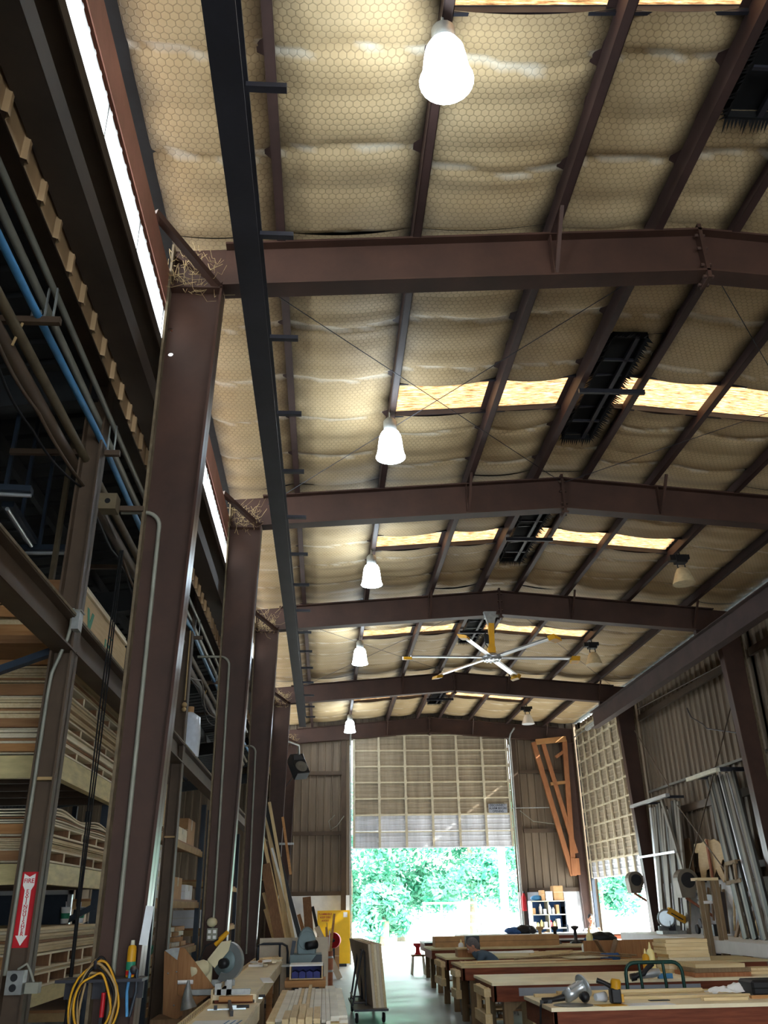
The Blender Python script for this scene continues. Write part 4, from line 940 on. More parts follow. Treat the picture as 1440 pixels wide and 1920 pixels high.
for k in range(18):
    y = 13.6 + rnd.random() * 1.5; x = -1.0 + rnd.random() * .22 + .1 * ((y - 13.6) / 1.5); z = .868 + .03 * (k % 3)
    o = MB().box((x, y, z), (.05 + .03 * rnd.random(), .2 + .12 * rnd.random(), .028), Matrix.Rotation(rnd.uniform(-1.2, 1.2), 3, 'Z')).build('scrap_block', rnd.choice(['ply_pale', 'pine', 'board_brown', 'paper_white']))
    tag(o, 'short wood offcut in the scrap heap on the left bench, %s piece' % ORD[k], 'offcut', 'scrap heap on the left bench')
q = atz(500, 1838, .852); tag(MB().box((q.x, q.y, .853), (.12, .75, .004), Matrix.Rotation(.12, 3, 'Z')).build('paper_strip', 'paper_white'), 'white card lying on the left bench', 'card')
def clampish(px, py, z, ang, label):
    q = atz(px, py, z); t = thing('bar_clamp', label, 'clamp', (q.x, q.y, z)); r = Matrix.Rotation(ang, 3, 'Z')
    MB().box((q.x, q.y, z + .008), (.34, .02, .012), r).build('bar', 'saw_steel', t)
    c = V(q.x, q.y, z + .02)
    MB().box(c + r @ V(-.1, .03, 0), (.03, .1, .03), r).build('jaw', 'black_steel', t); MB().box(c + r @ V(.06, .03, 0), (.05, .09, .03), r).build('jaw', 'saw_steel', t)
    MB().tube([c + r @ V(.06, .05, 0), c + r @ V(.2, .05, .0)], .014, 8).build('handle', 'black_plastic', t)
clampish(460, 1874, .782, .15, 'steel bar clamp lying across the near left bench, farther one')
clampish(425, 1894, .782, .1, 'steel bar clamp lying across the near left bench, nearer one')
q = atz(372, 1906, .784); t = thing('drawing_sheet', 'white sheet with pencil lines on the near left bench', 'paper', (q.x, q.y, .782))
MB().b2((-1.03, 7.1, .781), (-.68, 8.1, .784)).build('page', 'paper_white', t)
mb = MB()
for k in range(3): mb.bar((-.83 + .05 * k, 7.15, .785), (-.75 + .05 * k, 8.05, .785), .012, .001)
mb.build('pencil_line', 'pipe_blue', t)
a, b = atz(370 + 20, 1862 + 43, .8), atz(372 + 0, 1867, 1.0)
q = atz(430, 1880, .796); tag(MB().bar(q, q + V(.12, -1.0, 0), .025, .045).build('pry_bar', 'black_steel'), 'dark flat bar sticking out over the near left bench', 'bar')
tag(MB().b2((-1.02, 9.5, .852), (-.7, 9.56, .9)).b2((-1.04, 9.5, .852), (-.98, 9.56, .95)).b2((-.93, 9.5, .852), (-.88, 9.56, .98)).build('saw_fence', 'galvanised'), 'galvanised saw fence at the step in the left bench', 'fence')
tag(MB().b2((-.99, 9.43, .80), (-.67, 9.5, .845)).build('stop_rail', 'stringer'), 'wooden stop rail across the step in the left bench', 'rail')

# plywood wing with V notch left of the saw
P = [aty(x, y, 9.95) for x, y in ((308, 1783), (323, 1779), (331, 1799), (335, 1778), (340, 1776), (384, 1776.5), (403, 1850), (388, 1868), (331, 1868), (330, 1795))]
t = thing('plywood_jig', 'brown plywood board with a cut out corner standing left of the yellow handled saw', 'jig', (-1.35, 9.95, .7))
MB().prism([aty(x, y, 9.95) for x, y in ((308, 1784), (324, 1779), (333, 1800), (332, 1864), (336, 1868), (390, 1868), (330, 1912), (305, 1902))], (0, .02, 0)).build('front_board', 'plywood_jig', t)
MB().prism([aty(x, y, 10.3) for x, y in ((333, 1782), (337, 1777), (346, 1777), (404, 1855), (392, 1868), (332, 1868))], (0, .02, 0)).build('back_board', 'plywood_jig', t)
MB().prism([aty(x, y, 9.94) for x, y in ((309, 1782), (325, 1777), (337, 1777), (332, 1800))], (0, .015, 0)).build('metal_flap', 'galvanised', t)
for x, y in ((331, 1822), (315, 1825), (345, 1883), (326, 1885)): MB().lathe([(.008, 0), (.008, -.006), (0, -.008)], aty(x, y, 9.95), (0, 1, 0), 8).build('screw', 'galvanised', t)
MB().tube([aty(332, 1842, 10.1), aty(362, 1841, 10.1)], .02, 10).build('rail_tube', 'paper_white', t)
MB().b2((-1.7, 9.9, .001), (-1.1, 10.4, .62)).build('stand', 'old_board', t)

c = aty(425, 1802, 10.5)
t = thing('miter_saw', 'steel miter saw with yellow handle on the left bench stand', 'saw', (c.x, c.y, .75))
sa = V(.35, 1, 0).normalized(); su = V(1, -.35, 0).normalized()
def saw_arc(r0, r1, a0, a1, n=16):
    A = [math.radians(a0 + (a1 - a0) * i / n) for i in range(n + 1)]
    return [c - sa * .03 + su * (r1 * math.cos(a)) + V(0, 0, r1 * math.sin(a)) for a in A] + [c - sa * .03 + su * (r0 * math.cos(a)) + V(0, 0, r0 * math.sin(a)) for a in reversed(A)]
arc = saw_arc(.115, .192, -115, 75); gm = MB(); k = len(arc); h = k // 2
vs = arc + [p + sa * .06 for p in arc]; fs = []
for i in range(h - 1): fs += [(i, i + 1, k - 2 - i, k - 1 - i), (2 * k - 1 - i, 2 * k - 2 - i, k + i + 1, k + i), (i, k + i, k + i + 1, i + 1), (k - 1 - i, k - 2 - i, 2 * k - 2 - i, 2 * k - 1 - i)]
gm.add(vs, fs, False).build('blade_guard', 'saw_steel', t)
MB().lathe([(.0, -.004), (.16, -.004), (.16, .004), (0, .004)], c, sa, 30).build('blade', 'machine_grey', t)
MB().lathe([(0, -.06), (.05, -.06), (.05, .03), (0, .03)], c + V(-.02, -.02, -.02), (.35, 1, 0), 16).build('arbor', 'black_plastic', t)
MB().prism([c + V(-.2, -.06, .02), c + V(-.06, -.06, .19), c + V(.04, -.06, .2), c + V(.02, -.06, .1), c + V(-.12, -.06, -.06)], (0, .05, 0)).build('upper_guard', 'saw_cream', t)
m0 = aty(373, 1818, 10.4); MB().lathe([(0, -.12), (.07, -.11), (.085, -.06), (.085, .06), (.06, .1), (0, .11)], m0, (1, .6, .2), 18).build('motor', 'saw_cream', t)
MB().tube([c + V(-.13, 0, .16), c + V(-.06, -.02, .23), c + V(.0, -.03, .285)], [.026, .028, .022], 10).build('handle', 'fan_yellow', t)
MB().bar(c + V(-.2, .06, .0), aty(388, 1858, 10.5), .08, .09, (0, 1, 0)).build('arm', 'saw_cream', t)
h = aty(380, 1864, 10.5); MB().b2((h.x - .14, 10.2, .80), (h.x + .3, 10.8, .85)).build('base', 'galvanised', t); MB().b2((h.x - .2, 10.62, .85), (h.x + .32, 10.66, .91)).build('saw_fence', 'galvanised', t)
MB().b2((h.x - .14, 10.25, .001), (h.x - .02, 10.75, .8)).build('stand', 'bench_leg', t)
MB().tube([m0 + V(0, 0, .08), m0 + V(.05, 0, .22), c + V(-.05, 0, .24)], .008, 6).build('cord', 'black_rubber', t)
q = aty(352, 1860, 9.6); t = thing('funnel_scoop', 'grey metal funnel leaning in front of the plywood jig', 'funnel', q)
MB().tube([q + V(0, 0, .1), q + V(.0, 0, -.05), q + V(.02, 0, -.14)], [.012, .05, .08], 12).build('cone', 'galvanised', t); MB().b2((q.x - .03, q.y - .03, .001), (q.x + .06, q.y + .03, q.z - .13)).build('stand', 'old_board', t)

# column wall outlet with duct on the second column
q = aty(398, 1752, 11.4); t = thing('outlet_box', 'white double outlet box on the second left column', 'outlet', q)
MB().box(q, (.12, .07, .13)).build('housing', 'conduit_grey', t)
for dx, dz in ((-.03, .03), (.03, .03), (-.03, -.03), (.03, -.03)): MB().box(q + V(dx, -.037, dz), (.035, .01, .035)).build('socket', 'paper_white', t)
MB().ball(q + V(-.01, -.02, .13), .06, 10, 6, (1.1, .8, .9)).build('foam_cap', 'saw_cream', t)

# ------------------------------------------------------------------ lumber pile in the middle
def pile(x0, y0, x1, yend, ztop):
    rnd = random.Random(11); n = 9; w = (x1 - x0) / n
    for L in range(5):
        z = ztop - .026 * (4 - L)
        for k in range(n):
            if L == 4 and k in (0, n - 1): continue
            x = x0 + w * k; split = 2 if (L > 1 and k in (2, 3, 4, 6)) else 1
            for s in range(split):
                xa = x + w * s / split; ya = y0 + rnd.uniform(-.12, .5) + (.5 if k > 6 else 0) + (.35 if k < 2 else 0); ye = yend + rnd.uniform(-.5, .35) - (.55 if k < 3 else 0)
                o = MB().b2((xa + .002, ya, z - .025), (xa + w / split - .002, ye, z - .001)).build('pale_board', rnd.choice(['maple_pale', 'maple_pale', 'pine']))
                tag(o, 'pale board in the lumber pile, %s layer down, %s from the bench' % (['fifth', 'fourth', 'third', 'second', 'first'][L], ['first', 'second', 'third', 'fourth', 'fifth', 'sixth', 'seventh', 'eighth', 'ninth'][k] + (' strip' if split > 1 and s == 0 else '')), 'board', 'lumber pile in the middle')
pile(-.53, 9.0, .25, 13.0, .66)
for k in range(5):
    o = MB().b2((-.36 + .07 * k, 8.86 - .05 * (k % 2), .662), (-.30 + .07 * k, 9.6 + .3 * (k % 3), .70 + .02 * (k % 2))).build('wood_strip', 'pine')
    tag(o, 'short square strip on the near end of the lumber pile, %s from the bench' % ['first', 'second', 'third', 'fourth', 'fifth'][k], 'strip', 'strips on the lumber pile')
t = thing('lumber_trolley', 'low wooden trestle under the pale lumber pile', 'trestle', (-.14, 11, 0))
for y in (9.9, 12.2):
    MB().b2((-.5, y - .05, .44), (.22, y + .05, .528)).build('bunk', 'old_board', t)
    for x in (-.42, .14): MB().b2((x - .04, y - .04, .001), (x + .04, y + .04, .44)).build('leg', 'old_board', t)

# blue bin box, disc sander, sheet goods and tube cart beyond the pile
t = thing('bin_box', 'pale wooden box with blue bins beyond the lumber pile', 'box', (-.22, 13.4, .6))
xa, xb, za, zb = -.46, .0, .72, .87
MB().b2((xa, 13.4, za - .012), (xb, 13.9, za)).build('bottom', 'pine_x', t); MB().b2((xa, 13.4, zb), (xb, 13.9, zb + .02)).build('top', 'paper_white', t)
for x in (xa, xb - .02): MB().b2((x, 13.4, za), (x + .02, 13.9, zb)).build('side', 'pine_x', t)
MB().b2((xa + .02, 13.88, za), (xb - .02, 13.9, zb)).build('back', 'blue_bin', t)
for k in range(4): MB().prism([(xa + .03 + .1 * k, 13.45, za), (xa + .12 + .1 * k, 13.45, za), (xa + .12 + .1 * k, 13.45, za + .07), (xa + .075 + .1 * k, 13.45, za + .09), (xa + .03 + .1 * k, 13.45, za + .07)], (0, .35, 0)).build('bin', 'blue_bin', t)
MB().b2((-.52, 13.3, .62), (.04, 14.0, .7)).build('tray', 'stringer', t); MB().b2((-.5, 13.3, .001), (-.42, 13.95, .62)).b2((-.05, 13.3, .001), (.03, 13.95, .62)).build('stand', 'old_board', t)
c = aty(575, 1776, 15.6)
t = thing('disc_sander', 'grey sander with oval head and round motor beyond the bin box', 'sander', (c.x, c.y, 0))
vs = [(c.x + .16 * math.cos(a), c.z + .3 * math.sin(a) * (1 if math.sin(a) > 0 else .9)) for a in [2 * math.pi * i / 22 for i in range(22)]]
MB().prism([(x, c.y - .06, z) for x, z in vs], (0, .14, 0)).build('head', 'machine_grey', t, bevel=.02)
MB().lathe([(.13, -.012), (.135, 0), (.13, .004)], c + V(0, -.06, .1), (0, 1, 0), 22).build('wheel_cover', 'machine_grey', t)
MB().lathe([(0, -.1), (.06, -.1), (.065, .08), (0, .09)], aty(585, 1772, 15.4), (.8, .5, .1), 14).build('motor', 'black_plastic', t)
MB().bar(c + V(-.2, -.1, .1), c + V(-.28, -.1, -.4), .06, .05, (0, 1, 0)).build('post', 'dark_blue_steel', t)
MB().b2((c.x - .25, 15.2, .78), (c.x + .24, 15.9, .93)).build('table', 'machine_grey', t); MB().prism([(c.x + .02, 15.19, .76), (c.x + .25, 15.19, .76), (c.x + .25, 15.19, .93), (c.x + .16, 15.19, .93)], (0, .03, 0)).build('dust_hood', 'dark_blue_steel', t)
MB().b2((c.x - .3, 15.25, .001), (c.x + .28, 15.9, .775)).build('pedestal', 'black_steel', t); MB().b2((c.x - .55, 15.0, .78), (c.x - .2, 15.4, .8)).build('side_table', 'galvanised', t)
t = thing('sheet_panel', 'large beige sheet standing on edge behind the sander', 'panel', (-.5, 17.2, 0))
MB().prism([(-1.14, 17.2, .25), (.09, 17.2, .25), (.09, 17.26, 1.12), (-1.14, 17.26, 1.12)], (0, .02, 0)).build('sheet', 'mdf_grey', t); MB().b2((-1.1, 17.1, .001), (.05, 17.4, .245)).build('sled', 'old_board', t)
t = thing('panel_cart', 'dark tube handled cart in front of the beige sheet', 'cart', (-.9, 16.6, 0))
MB().tube([(-1.14, 16.9, .2), (-1.14, 16.9, 1.02), (-1.05, 16.9, 1.04), (-.72, 16.9, 1.04), (-.64, 16.9, 1.0), (-.62, 16.9, .9), (-.62, 16.9, .2)], .02, 8).build('handle', 'dark_blue_steel', t)
MB().tube([(-.76, 16.9, 1.03), (-.76, 16.9, .2)], .018, 8).build('bar', 'dark_blue_steel', t); MB().b2((-1.16, 16.0, .14), (-.6, 16.95, .2)).build('deck', 'black_steel', t)
for x in (-1.1, -.66):
    for y in (16.1, 16.85): MB().lathe([(.0, -.02), (.068, -.02), (.068, .02), (0, .02)], (x, y, .07), (1, 0, 0), 12).build('wheel', 'black_rubber', t)

# leaning lumber in the far left corner, against the fourth column
LEAN = [(505, 1504, 548, 1748, 'pine_z', .07), (498, 1512, 563, 1760, 'black_plastic', .1), (499, 1530, 542, 1758, 'pine_z', .11), (492, 1565, 535, 1758, 'pine_z', .08), (497, 1620, 524, 1760, 'brown_plank', .22), (494, 1674, 517, 1760, 'pine_z', .07), (497, 1705, 513, 1760, 'pine_z', .07),
        (530, 1532, 545, 1640, 'stringer', .06), (510, 1590, 556, 1762, 'paper_white', .05), (575, 1682, 580, 1752, 'brown_plank', .22), (586, 1700, 598, 1756, 'black_plastic', .08), (560, 1715, 572, 1758, 'board_brown', .1), (594, 1738, 606, 1765, 'mdf_grey', .14), (570, 1733, 588, 1760, 'paper_white', .06)]
nm = ['longest pale plank', 'black plank', 'wide pale plank', 'pale plank nearest the column', 'wide brown board', 'short pale plank', 'shortest pale plank', 'orange strips held high', 'thin white strip', 'wide orange board by the cabinet', 'dark short plank by the cabinet', 'low brown board', 'grey offcut board', 'low white strip']
for k, (xa, ya, xb, yb, m, w) in enumerate(LEAN):
    yf = (20.9 if k < 9 else 24.6) + .22 * (k % 4); yt = yf + .35
    p, q = aty(xb, yb, yf), aty(xa, ya, yt)
    d = (p - q); s = (p.z - .02) / max(.05, -d.z) if abs(d.z) > .1 else 0
    foot = p + d * s if k != 7 else p
    o = MB().bar(foot, q, w, .028 if w < .12 else .02, (0, 1, 0)).build('leaning_board', m)
    tag(o, nm[k] + ' leaning in the far left corner by the yellow cabinet', 'board', 'boards leaning in the far left corner')
q = aty(536, 1580, 23.36); tag(MB().b2((-1.15, 23.36, q.z - .05), (q.x + .2, 23.42, q.z)).build('cantilever_arm', 'galvanised'), 'short steel arm sticking out beside the leaning planks', 'arm')

# yellow safety cabinet, carton, tube with sticks
t = thing('safety_cabinet', 'bright yellow two door safety cabinet by the far door', 'cabinet', (.31, 28.9, 0))
xa, xb, za, zb = -.19, .80, .08, 1.52
MB().b2((xa, 28.75, za), (xb, 29.4, zb)).build('body', 'cabinet_yellow', t)
for k, (a, b) in enumerate(((xa + .01, .30), (.31, xb - .01))):
    o = MB().b2((a, 28.725, za + .03), (b, 28.75, zb - .03)).build('door', 'cabinet_yellow', t)
    if k == 0: MB().b2((.2, 28.71, .78), (.28, 28.73, .9)).build('handle', 'black_plastic', o)
mb = MB().b2((xa + .1, 28.74, .001), (xb - .1, 29.3, .08)); mb.build('plinth', 'black_steel', t)
for z, s in ((1.42, 'FLAMMABLE'), (1.33, 'KEEP FIRE'), (1.24, 'AWAY')): text('lettering', s, .075, 'sign_red', t, facing((.05, 28.722, z), (0, -1, 0)))
MB().b2((.6, 28.72, 1.33), (.72, 28.725, 1.47)).build('label_sticker', 'paper_white', t)
carton(.3, 27.6, 0, (.32, .3, .62), 'carton_brown', 'brown carton standing in front of the yellow cabinet')
tx, ty = .11, 20.6
t = thing('fibre_tube', 'rust brown fibre drum holding upright sticks', 'drum', (tx, ty, 0))
MB().lathe([(.1, .0), (.1, .75), (.088, .75), (.088, .1), (0, .1)], (tx, ty, .001), (0, 0, 1), 18).build('drum', 'rust_fibre', t)
for z in (.36, .62): MB().lathe([(.102, 0), (.104, .02), (.102, .04)], (tx, ty, z), (0, 0, 1), 18).build('band', 'galvanised', t)
for k, (dx, px, py, m, w) in enumerate(((-.03, 627, 1713, 'stringer', .05), (.03, 612, 1738, 'stringer', .05), (.0, 618, 1745, 'paper_white', .025), (.05, 613, 1730, 'board_brown', .015), (-.05, 622, 1748, 'pine_z', .03))):
    o = MB().bar((tx + dx, ty + .01 * k - .02, .12), aty(px, py, ty + .01 * k), w, .02, (0, 1, 0)).build('wood_stick', m)
    tag(o, ['widest brown stick in the fibre drum, leaning to the door', 'brown stick in the fibre drum, upright', 'white stick in the fibre drum', 'thin dark stick in the fibre drum', 'short pale stick in the fibre drum'][k], 'stick', 'sticks in the drum')
q = aty(626, 1763, 26.5); t = thing('hose_reel', 'red hose reel hanging left of the yellow cabinet door', 'reel', q)
MB().lathe([(.19, -.06), (.2, 0), (.19, .06), (.06, .05), (.06, -.05), (.19, -.06)], q, (.3, 1, 0), 20).build('drum', 'sign_red', t); MB().lathe([(0, -.08), (.05, -.08), (.05, .08), (0, .08)], q, (.3, 1, 0), 12).build('axle', 'black_steel', t); MB().b2((q.x - .03, q.y + .06, .001), (q.x + .03, q.y + .1, q.z)).build('stand', 'black_steel', t)

# A-frame panel cart with boards
t = thing('a_frame_cart', 'black A-frame cart on casters in the aisle', 'cart', (.75, 15.6, 0))
mb = MB().b2((.46, 14.85, .16), (.98, 14.9, .2)).b2((.42, 16.7, .16), (.9, 16.75, .2))
MB().prism([(.44, 16.8, .165), (.9, 16.8, .165), (1.0, 14.85, .165), (.48, 14.85, .165)], (0, 0, .03)).build('deck', 'black_steel', t)
for y, sx in ((15.35, .02), (16.4, 0)):
    apex = V(.62 + sx, y, .98)
    MB().tube([(.47, y, .2), apex + V(-.025, 0, -.04), apex, apex + V(.02, 0, -.04), (.66 + sx, y, .2)], .016, 8).build('upright', 'black_steel', t)
    MB().tube([(.47, y, .24), (.66 + sx, y, .24)], .012, 6).build('cross_bar', 'black_steel', t)
MB().tube([(.62, 15.35, .96), (.62, 16.4, .96)], .014, 6).build('ridge_bar', 'black_steel', t); MB().tube([(.47, 15.35, .3), (.47, 16.4, .3)], .014, 6).build('rail', 'black_steel', t)
for x, y in ((.52, 14.98), (.93, 15.0), (.86, 16.6), (.5, 16.6)):
    w = MB().lathe([(0, -.02), (.06, -.02), (.07, -.01), (.07, .01), (.06, .02), (0, .02)], (x, y, .07), (1, .1, 0), 14).build('caster', 'black_rubber', t); MB().b2((x - .03, y - .02, .07), (x - .022, y + .02, .165)).b2((x + .022, y - .02, .07), (x + .03, y + .02, .165)).build('fork', 'galvanised', w)
for k in range(5):
    o = .042 * k; m = ['mdf_grey', 'ply_edge', 'ply_pale', 'mdf_grey', 'ply_edge'][k]
    b0, b1, t1, t0 = V(.775 + o, 15.0, .197), V(.64 + o, 17.0, .197), V(.46 + o, 17.0, 1.1), V(.70 + o, 15.0, 1.07 + (.01 if k % 2 else 0))
    b = MB().prism([b0, b1, t1, t0], (.04, 0, 0)).build('sheet_panel', m); tag(b, 'sheet panel leaning on the A-frame cart, %s from the frame' % ['first', 'second', 'third', 'fourth', 'fifth'][k], 'panel', 'panels on the A-frame cart')

# ------------------------------------------------------------------ right work benches
BEN = [(1.93, 8.2, 9.3, 'nearest right bench, stained top with tools and paper', 'table_pale'), (1.9, 10.85, 12.15, 'second right bench, clean pale top with a white rule on its side', 'table_pale'),
       (2.0, 13.9, 15.0, 'third right bench carrying long strips', 'bench_top'), (2.06, 16.1, 17.6, 'fourth right bench behind the seated man', 'bench_top'), (2.2, 19.5, 20.9, 'fifth right bench with a long brown box', 'bench_top'), (2.4, 22.6, 23.8, 'farthest right bench with a dark top', 'black_steel')]
for k, (x0, ya, yb, lab, mt) in enumerate(BEN):
    x1 = 6.6; z = .8
    t = thing('work_table', lab, 'bench', ((x0 + x1) / 2, ya, 0), 'right hand work benches')
    MB().b2((x0, ya, z - .03), (x1, yb, z)).build('worktop', mt, t)
    MB().b2((x0 + .02, ya + .015, z - .19), (x1 - .02, ya + .05, z - .03)).build('front_apron', 'bench_side', t); MB().b2((x0 + .02, yb - .05, z - .19), (x1 - .02, yb - .015, z - .03)).build('back_apron', 'bench_side', t)
    MB().b2((x0 + .015, ya + .015, z - .19), (x0 + .05, yb - .015, z - .03)).build('end_apron', 'bench_side', t)
    for x in (x0 + .18, (x0 + x1) / 2, x1 - .2):
        for y in (ya + .1, yb - .1): MB().b2((x - .05, y - .05, .001), (x + .05, y + .05, z - .031)).build('leg', 'bench_leg', t)
    MB().b2((x0 + .2, ya + .15, .2), (x1 - .2, yb - .15, .225)).build('lower_shelf', 'old_board', t)
    if k < 5:
        MB().prism([(x0 + .23, ya + .09, .76), (x0 + .55, ya + .09, .76), (x0 + .23, ya + .09, .5)], (0, .02, 0)).build('gusset', 'bench_leg', t)
    if k in (1, 2, 3):
        for zz, h, w in ((.66, .09, .06), (.38, .12, .1)): MB().b2((x0 - .07, ya + .15, zz - .01), (x0 + .01, yb - .4, zz + h - .02)).build('end_tray', 'pine', t)
        MB().b2((x0 - .05, ya + .2, .37), (x0 + .0, ya + .25, .74)).build('tray_post', 'pine_z', t); MB().b2((x0 - .05, yb - .5, .37), (x0 + .0, yb - .45, .74)).build('tray_post', 'pine_z', t)
tag(MB().b2((2.2, 10.842, .665), (4.3, 10.85, .745)).build('rule_strip', 'sign_grey'), 'long white measuring strip along the side of the second right bench', 'ruler')
# under-bench cubbies, box, bin
t = thing('cubby_shelf', 'narrow shelf unit with five shelves under the third right bench', 'shelf', (2.45, 13.4, 0))
for x in (2.2, 2.62): MB().b2((x, 13.55, .001), (x + .02, 13.88, .66)).build('side', 'old_board', t)
for k in range(6): MB().b2((2.22, 13.55, .02 + .125 * k), (2.62, 13.88, .035 + .125 * k)).build('shelf_board', 'pine_x', t)
rnd = random.Random(8)
for k in range(10):
    o = MB().box((2.28 + .07 * (k % 5), 13.7, .036 + .125 * (k // 2 % 5) + .021), (.05, .1, .04)).build('hardware_box', rnd.choice(['old_board', 'galvanised', 'dusty_tan'])); tag(o, 'small parts box in the shelf unit under the third bench, %s from the bottom' % ORD[k], 'box', 'parts boxes')
q = atz(1045, 1905, .3); t = thing('wooden_crate', 'tan wooden box with a dark thermometer shape on its side under the second bench', 'box', (2.85, 10.7, .2))
a = aty(1038, 1870, 10.72); b = aty(1062, 1905, 10.72)
MB().b2((a.x - .25, 10.73, .226), (b.x + .1, 11.3, a.z)).build('body', 'pine_x', t)
MB().lathe([(0, -.006), (.035, -.006), (.035, 0)], (a.x + .07, 10.73, .32), (0, 1, 0), 12).b2((a.x + .055, 10.724, .32), (a.x + .085, 10.73, a.z - .06)).build('stencil', 'rust_fibre', t); MB().b2((b.x - .05, 10.724, .3), (b.x + .08, 10.73, a.z - .08)).build('label_sticker', 'paper_white', t)
t = thing('waste_bin', 'grey waste bin beside the legs of the fourth right bench', 'bin', (2.4, 15.9, 0)); MB().lathe([(.13, .0), (.17, .5), (.18, .5), (.18, .53), (.16, .53), (.12, .03), (0, .03)], (2.36, 15.75, .001), (0, 0, 1), 18).build('bin', 'grey_steel', t); MB().lathe([(.181, .46), (.186, .48), (.181, .5)], (2.36, 15.75, .0), (0, 0, 1), 18).build('rim_band', 'black_plastic', t)

# stool, saw stand by the door
t = thing('shop_stool', 'small wooden stool with a red tool on it at the far aisle', 'stool', (2.5, 24.6, 0))
MB().b2((2.28, 24.6, .42), (2.62, 24.95, .46)).build('seat', 'old_board', t)
for x, y in ((2.32, 24.64), (2.58, 24.64), (2.32, 24.9), (2.58, 24.9)): MB().bar((x + (x - 2.45) * .3, y + (y - 24.77) * .2, .001), (x, y, .42), .04, .04).build('leg', 'pale_paint_edge', t)
t = thing('red_vise', 'red bench vise on the far stool', 'vise', (2.45, 24.8, .46)); MB().lathe([(.1, 0), (.06, .05), (.05, .15), (.09, .2), (0, .2)], (2.45, 24.78, .462), (0, 0, 1), 12).build('body', 'sign_red', t); MB().box((2.45, 24.78, .69), (.22, .12, .06)).build('jaw', 'sign_red', t)

# ------------------------------------------------------------------ things on the right benches
plain('glue_cream', (238, 224, 160), .4, 0, .05)
plain('tool_silver', (190, 195, 198), .3, .6, .1)
plain('green_tube', (24, 62, 54), .35, .1, .1)
plain('leaf_green', (74, 158, 112), .6, 0, .3, 1.2)
plain('denim_blue', (60, 96, 150), .8, 0, .15)
def crumple(mb, r, seed):
    for v in mb.v:
        if True: v += V(math.sin(31 * v.z + 17 * v.y + seed), math.sin(23 * v.x + 29 * v.z + seed), .6 * math.sin(27 * v.x + 19 * v.y + seed)) * r * .09
    return mb
def bottle(px, py, Y, z, h, r, mat, label, grp='glue bottles'):
    q = aty(px, py, Y); t = thing('glue_bottle', label, 'bottle', (q.x, Y, z), grp)
    MB().lathe([(r * .95, 0), (r, .01), (r, h * .62), (r * .8, h * .72), (r * .35, h * .78), (r * .32, h * .8)], (q.x, Y, z + .001), (0, 0, 1), 14).build('body', mat, t)
    MB().lathe([(r * .4, h * .78), (r * .3, h * .86), (r * .1, h), (0, h)], (q.x, Y, z + .001), (0, 0, 1), 12).build('nozzle', 'glue_cream', t); return t
bottle(1213, 1815, 12.0, .8, .26, .045, 'fan_yellow', 'yellow mustard glue bottle behind the green tube handle', 'glue bottles')
bottle(1223, 1815, 12.05, .8, .33, .05, 'glue_cream', 'taller cream glue bottle behind the green tube handle', 'glue bottles')
bottle(1108, 1784, 16.5, .8, .42, .06, 'glue_cream', 'tall cream bottle on the fourth bench', 'glue bottles')
bottle(1097, 1786, 16.4, .8, .2, .05, 'paper_white', 'short white bottle beside the tall cream one', 'glue bottles')
bottle(865, 1785, 17.2, .8, .24, .05, 'paper_white', 'white spray bottle at the aisle end of the fourth bench', 'glue bottles')

# stack of light planks on the third bench, offset low stack beside it
rnd = random.Random(21)
for k in range(9):
    d = rnd.uniform(-.025, .025); z = .801 + .041 * k
    o = MB().b2((4.27 + d, 11.68 + d, z), (4.8 + d * .6, 12.12, z + .039)).build('glued_plank', rnd.choice(['pine_x', 'ply_pale', 'pine_x'])); tag(o, 'thick pale plank in the tall stack on the second bench, %s from the bottom' % ORD[k], 'plank', 'tall plank stack')
MB_s = [(4.28, 10.92, 4.95, 11.55, .801, .845), (4.30, 10.95, 4.97, 11.5, .847, .89), (4.31, 10.94, 4.9, 11.5, .892, .935)]
for k, (a, b, c, d, e, f) in enumerate(MB_s): tag(MB().b2((a, b, e), (c, d, f)).build('glued_plank', ['orange_wood', 'bench_leg', 'pine_x'][k]), 'plank in the low stack on the second bench, %s' % ['lowest, brownish', 'middle', 'topmost, pale'][k], 'plank', 'low plank stack')
for k, (x0, y0, x1, y1, z, m) in enumerate([(5.0, 11.2, 5.35, 11.5, .801, 'pine_x'), (5.1, 11.3, 5.5, 11.6, .83, 'pine'), (4.5, 11.9, 6.5, 11.94, 1.2, 'pine_x'), (5.1, 12.0, 5.9, 12.06, .801, 'pine_x')]):
    if k == 2: continue
    tag(MB().b2((x0, y0, z), (x1, y1, z + .028)).build('offcut', m), 'pale offcut lying near the black machine on the second bench, ' + ['first', 'second on top', '', 'strip behind'][k], 'offcut')
q = atz(1400, 1818, .8)
t = thing('bench_grinder', 'black upright machine on the right end of the second bench', 'tool', (5.55, 11.1, .8))
MB().b2((5.36, 10.95, .801), (5.62, 11.25, .9)).build('base', 'black_plastic', t); MB().bar((5.42, 11.1, .88), (5.56, 11.1, 1.12), .1, .1, (0, 1, 0)).build('arm', 'black_plastic', t); MB().box((5.53, 11.1, 1.14), (.24, .14, .1)).build('head', 'black_plastic', t)
MB().tube([(5.6, 11.1, 1.15), (5.62, 11.1, 1.4)], .01, 6).build('lever', 'galvanised', t)
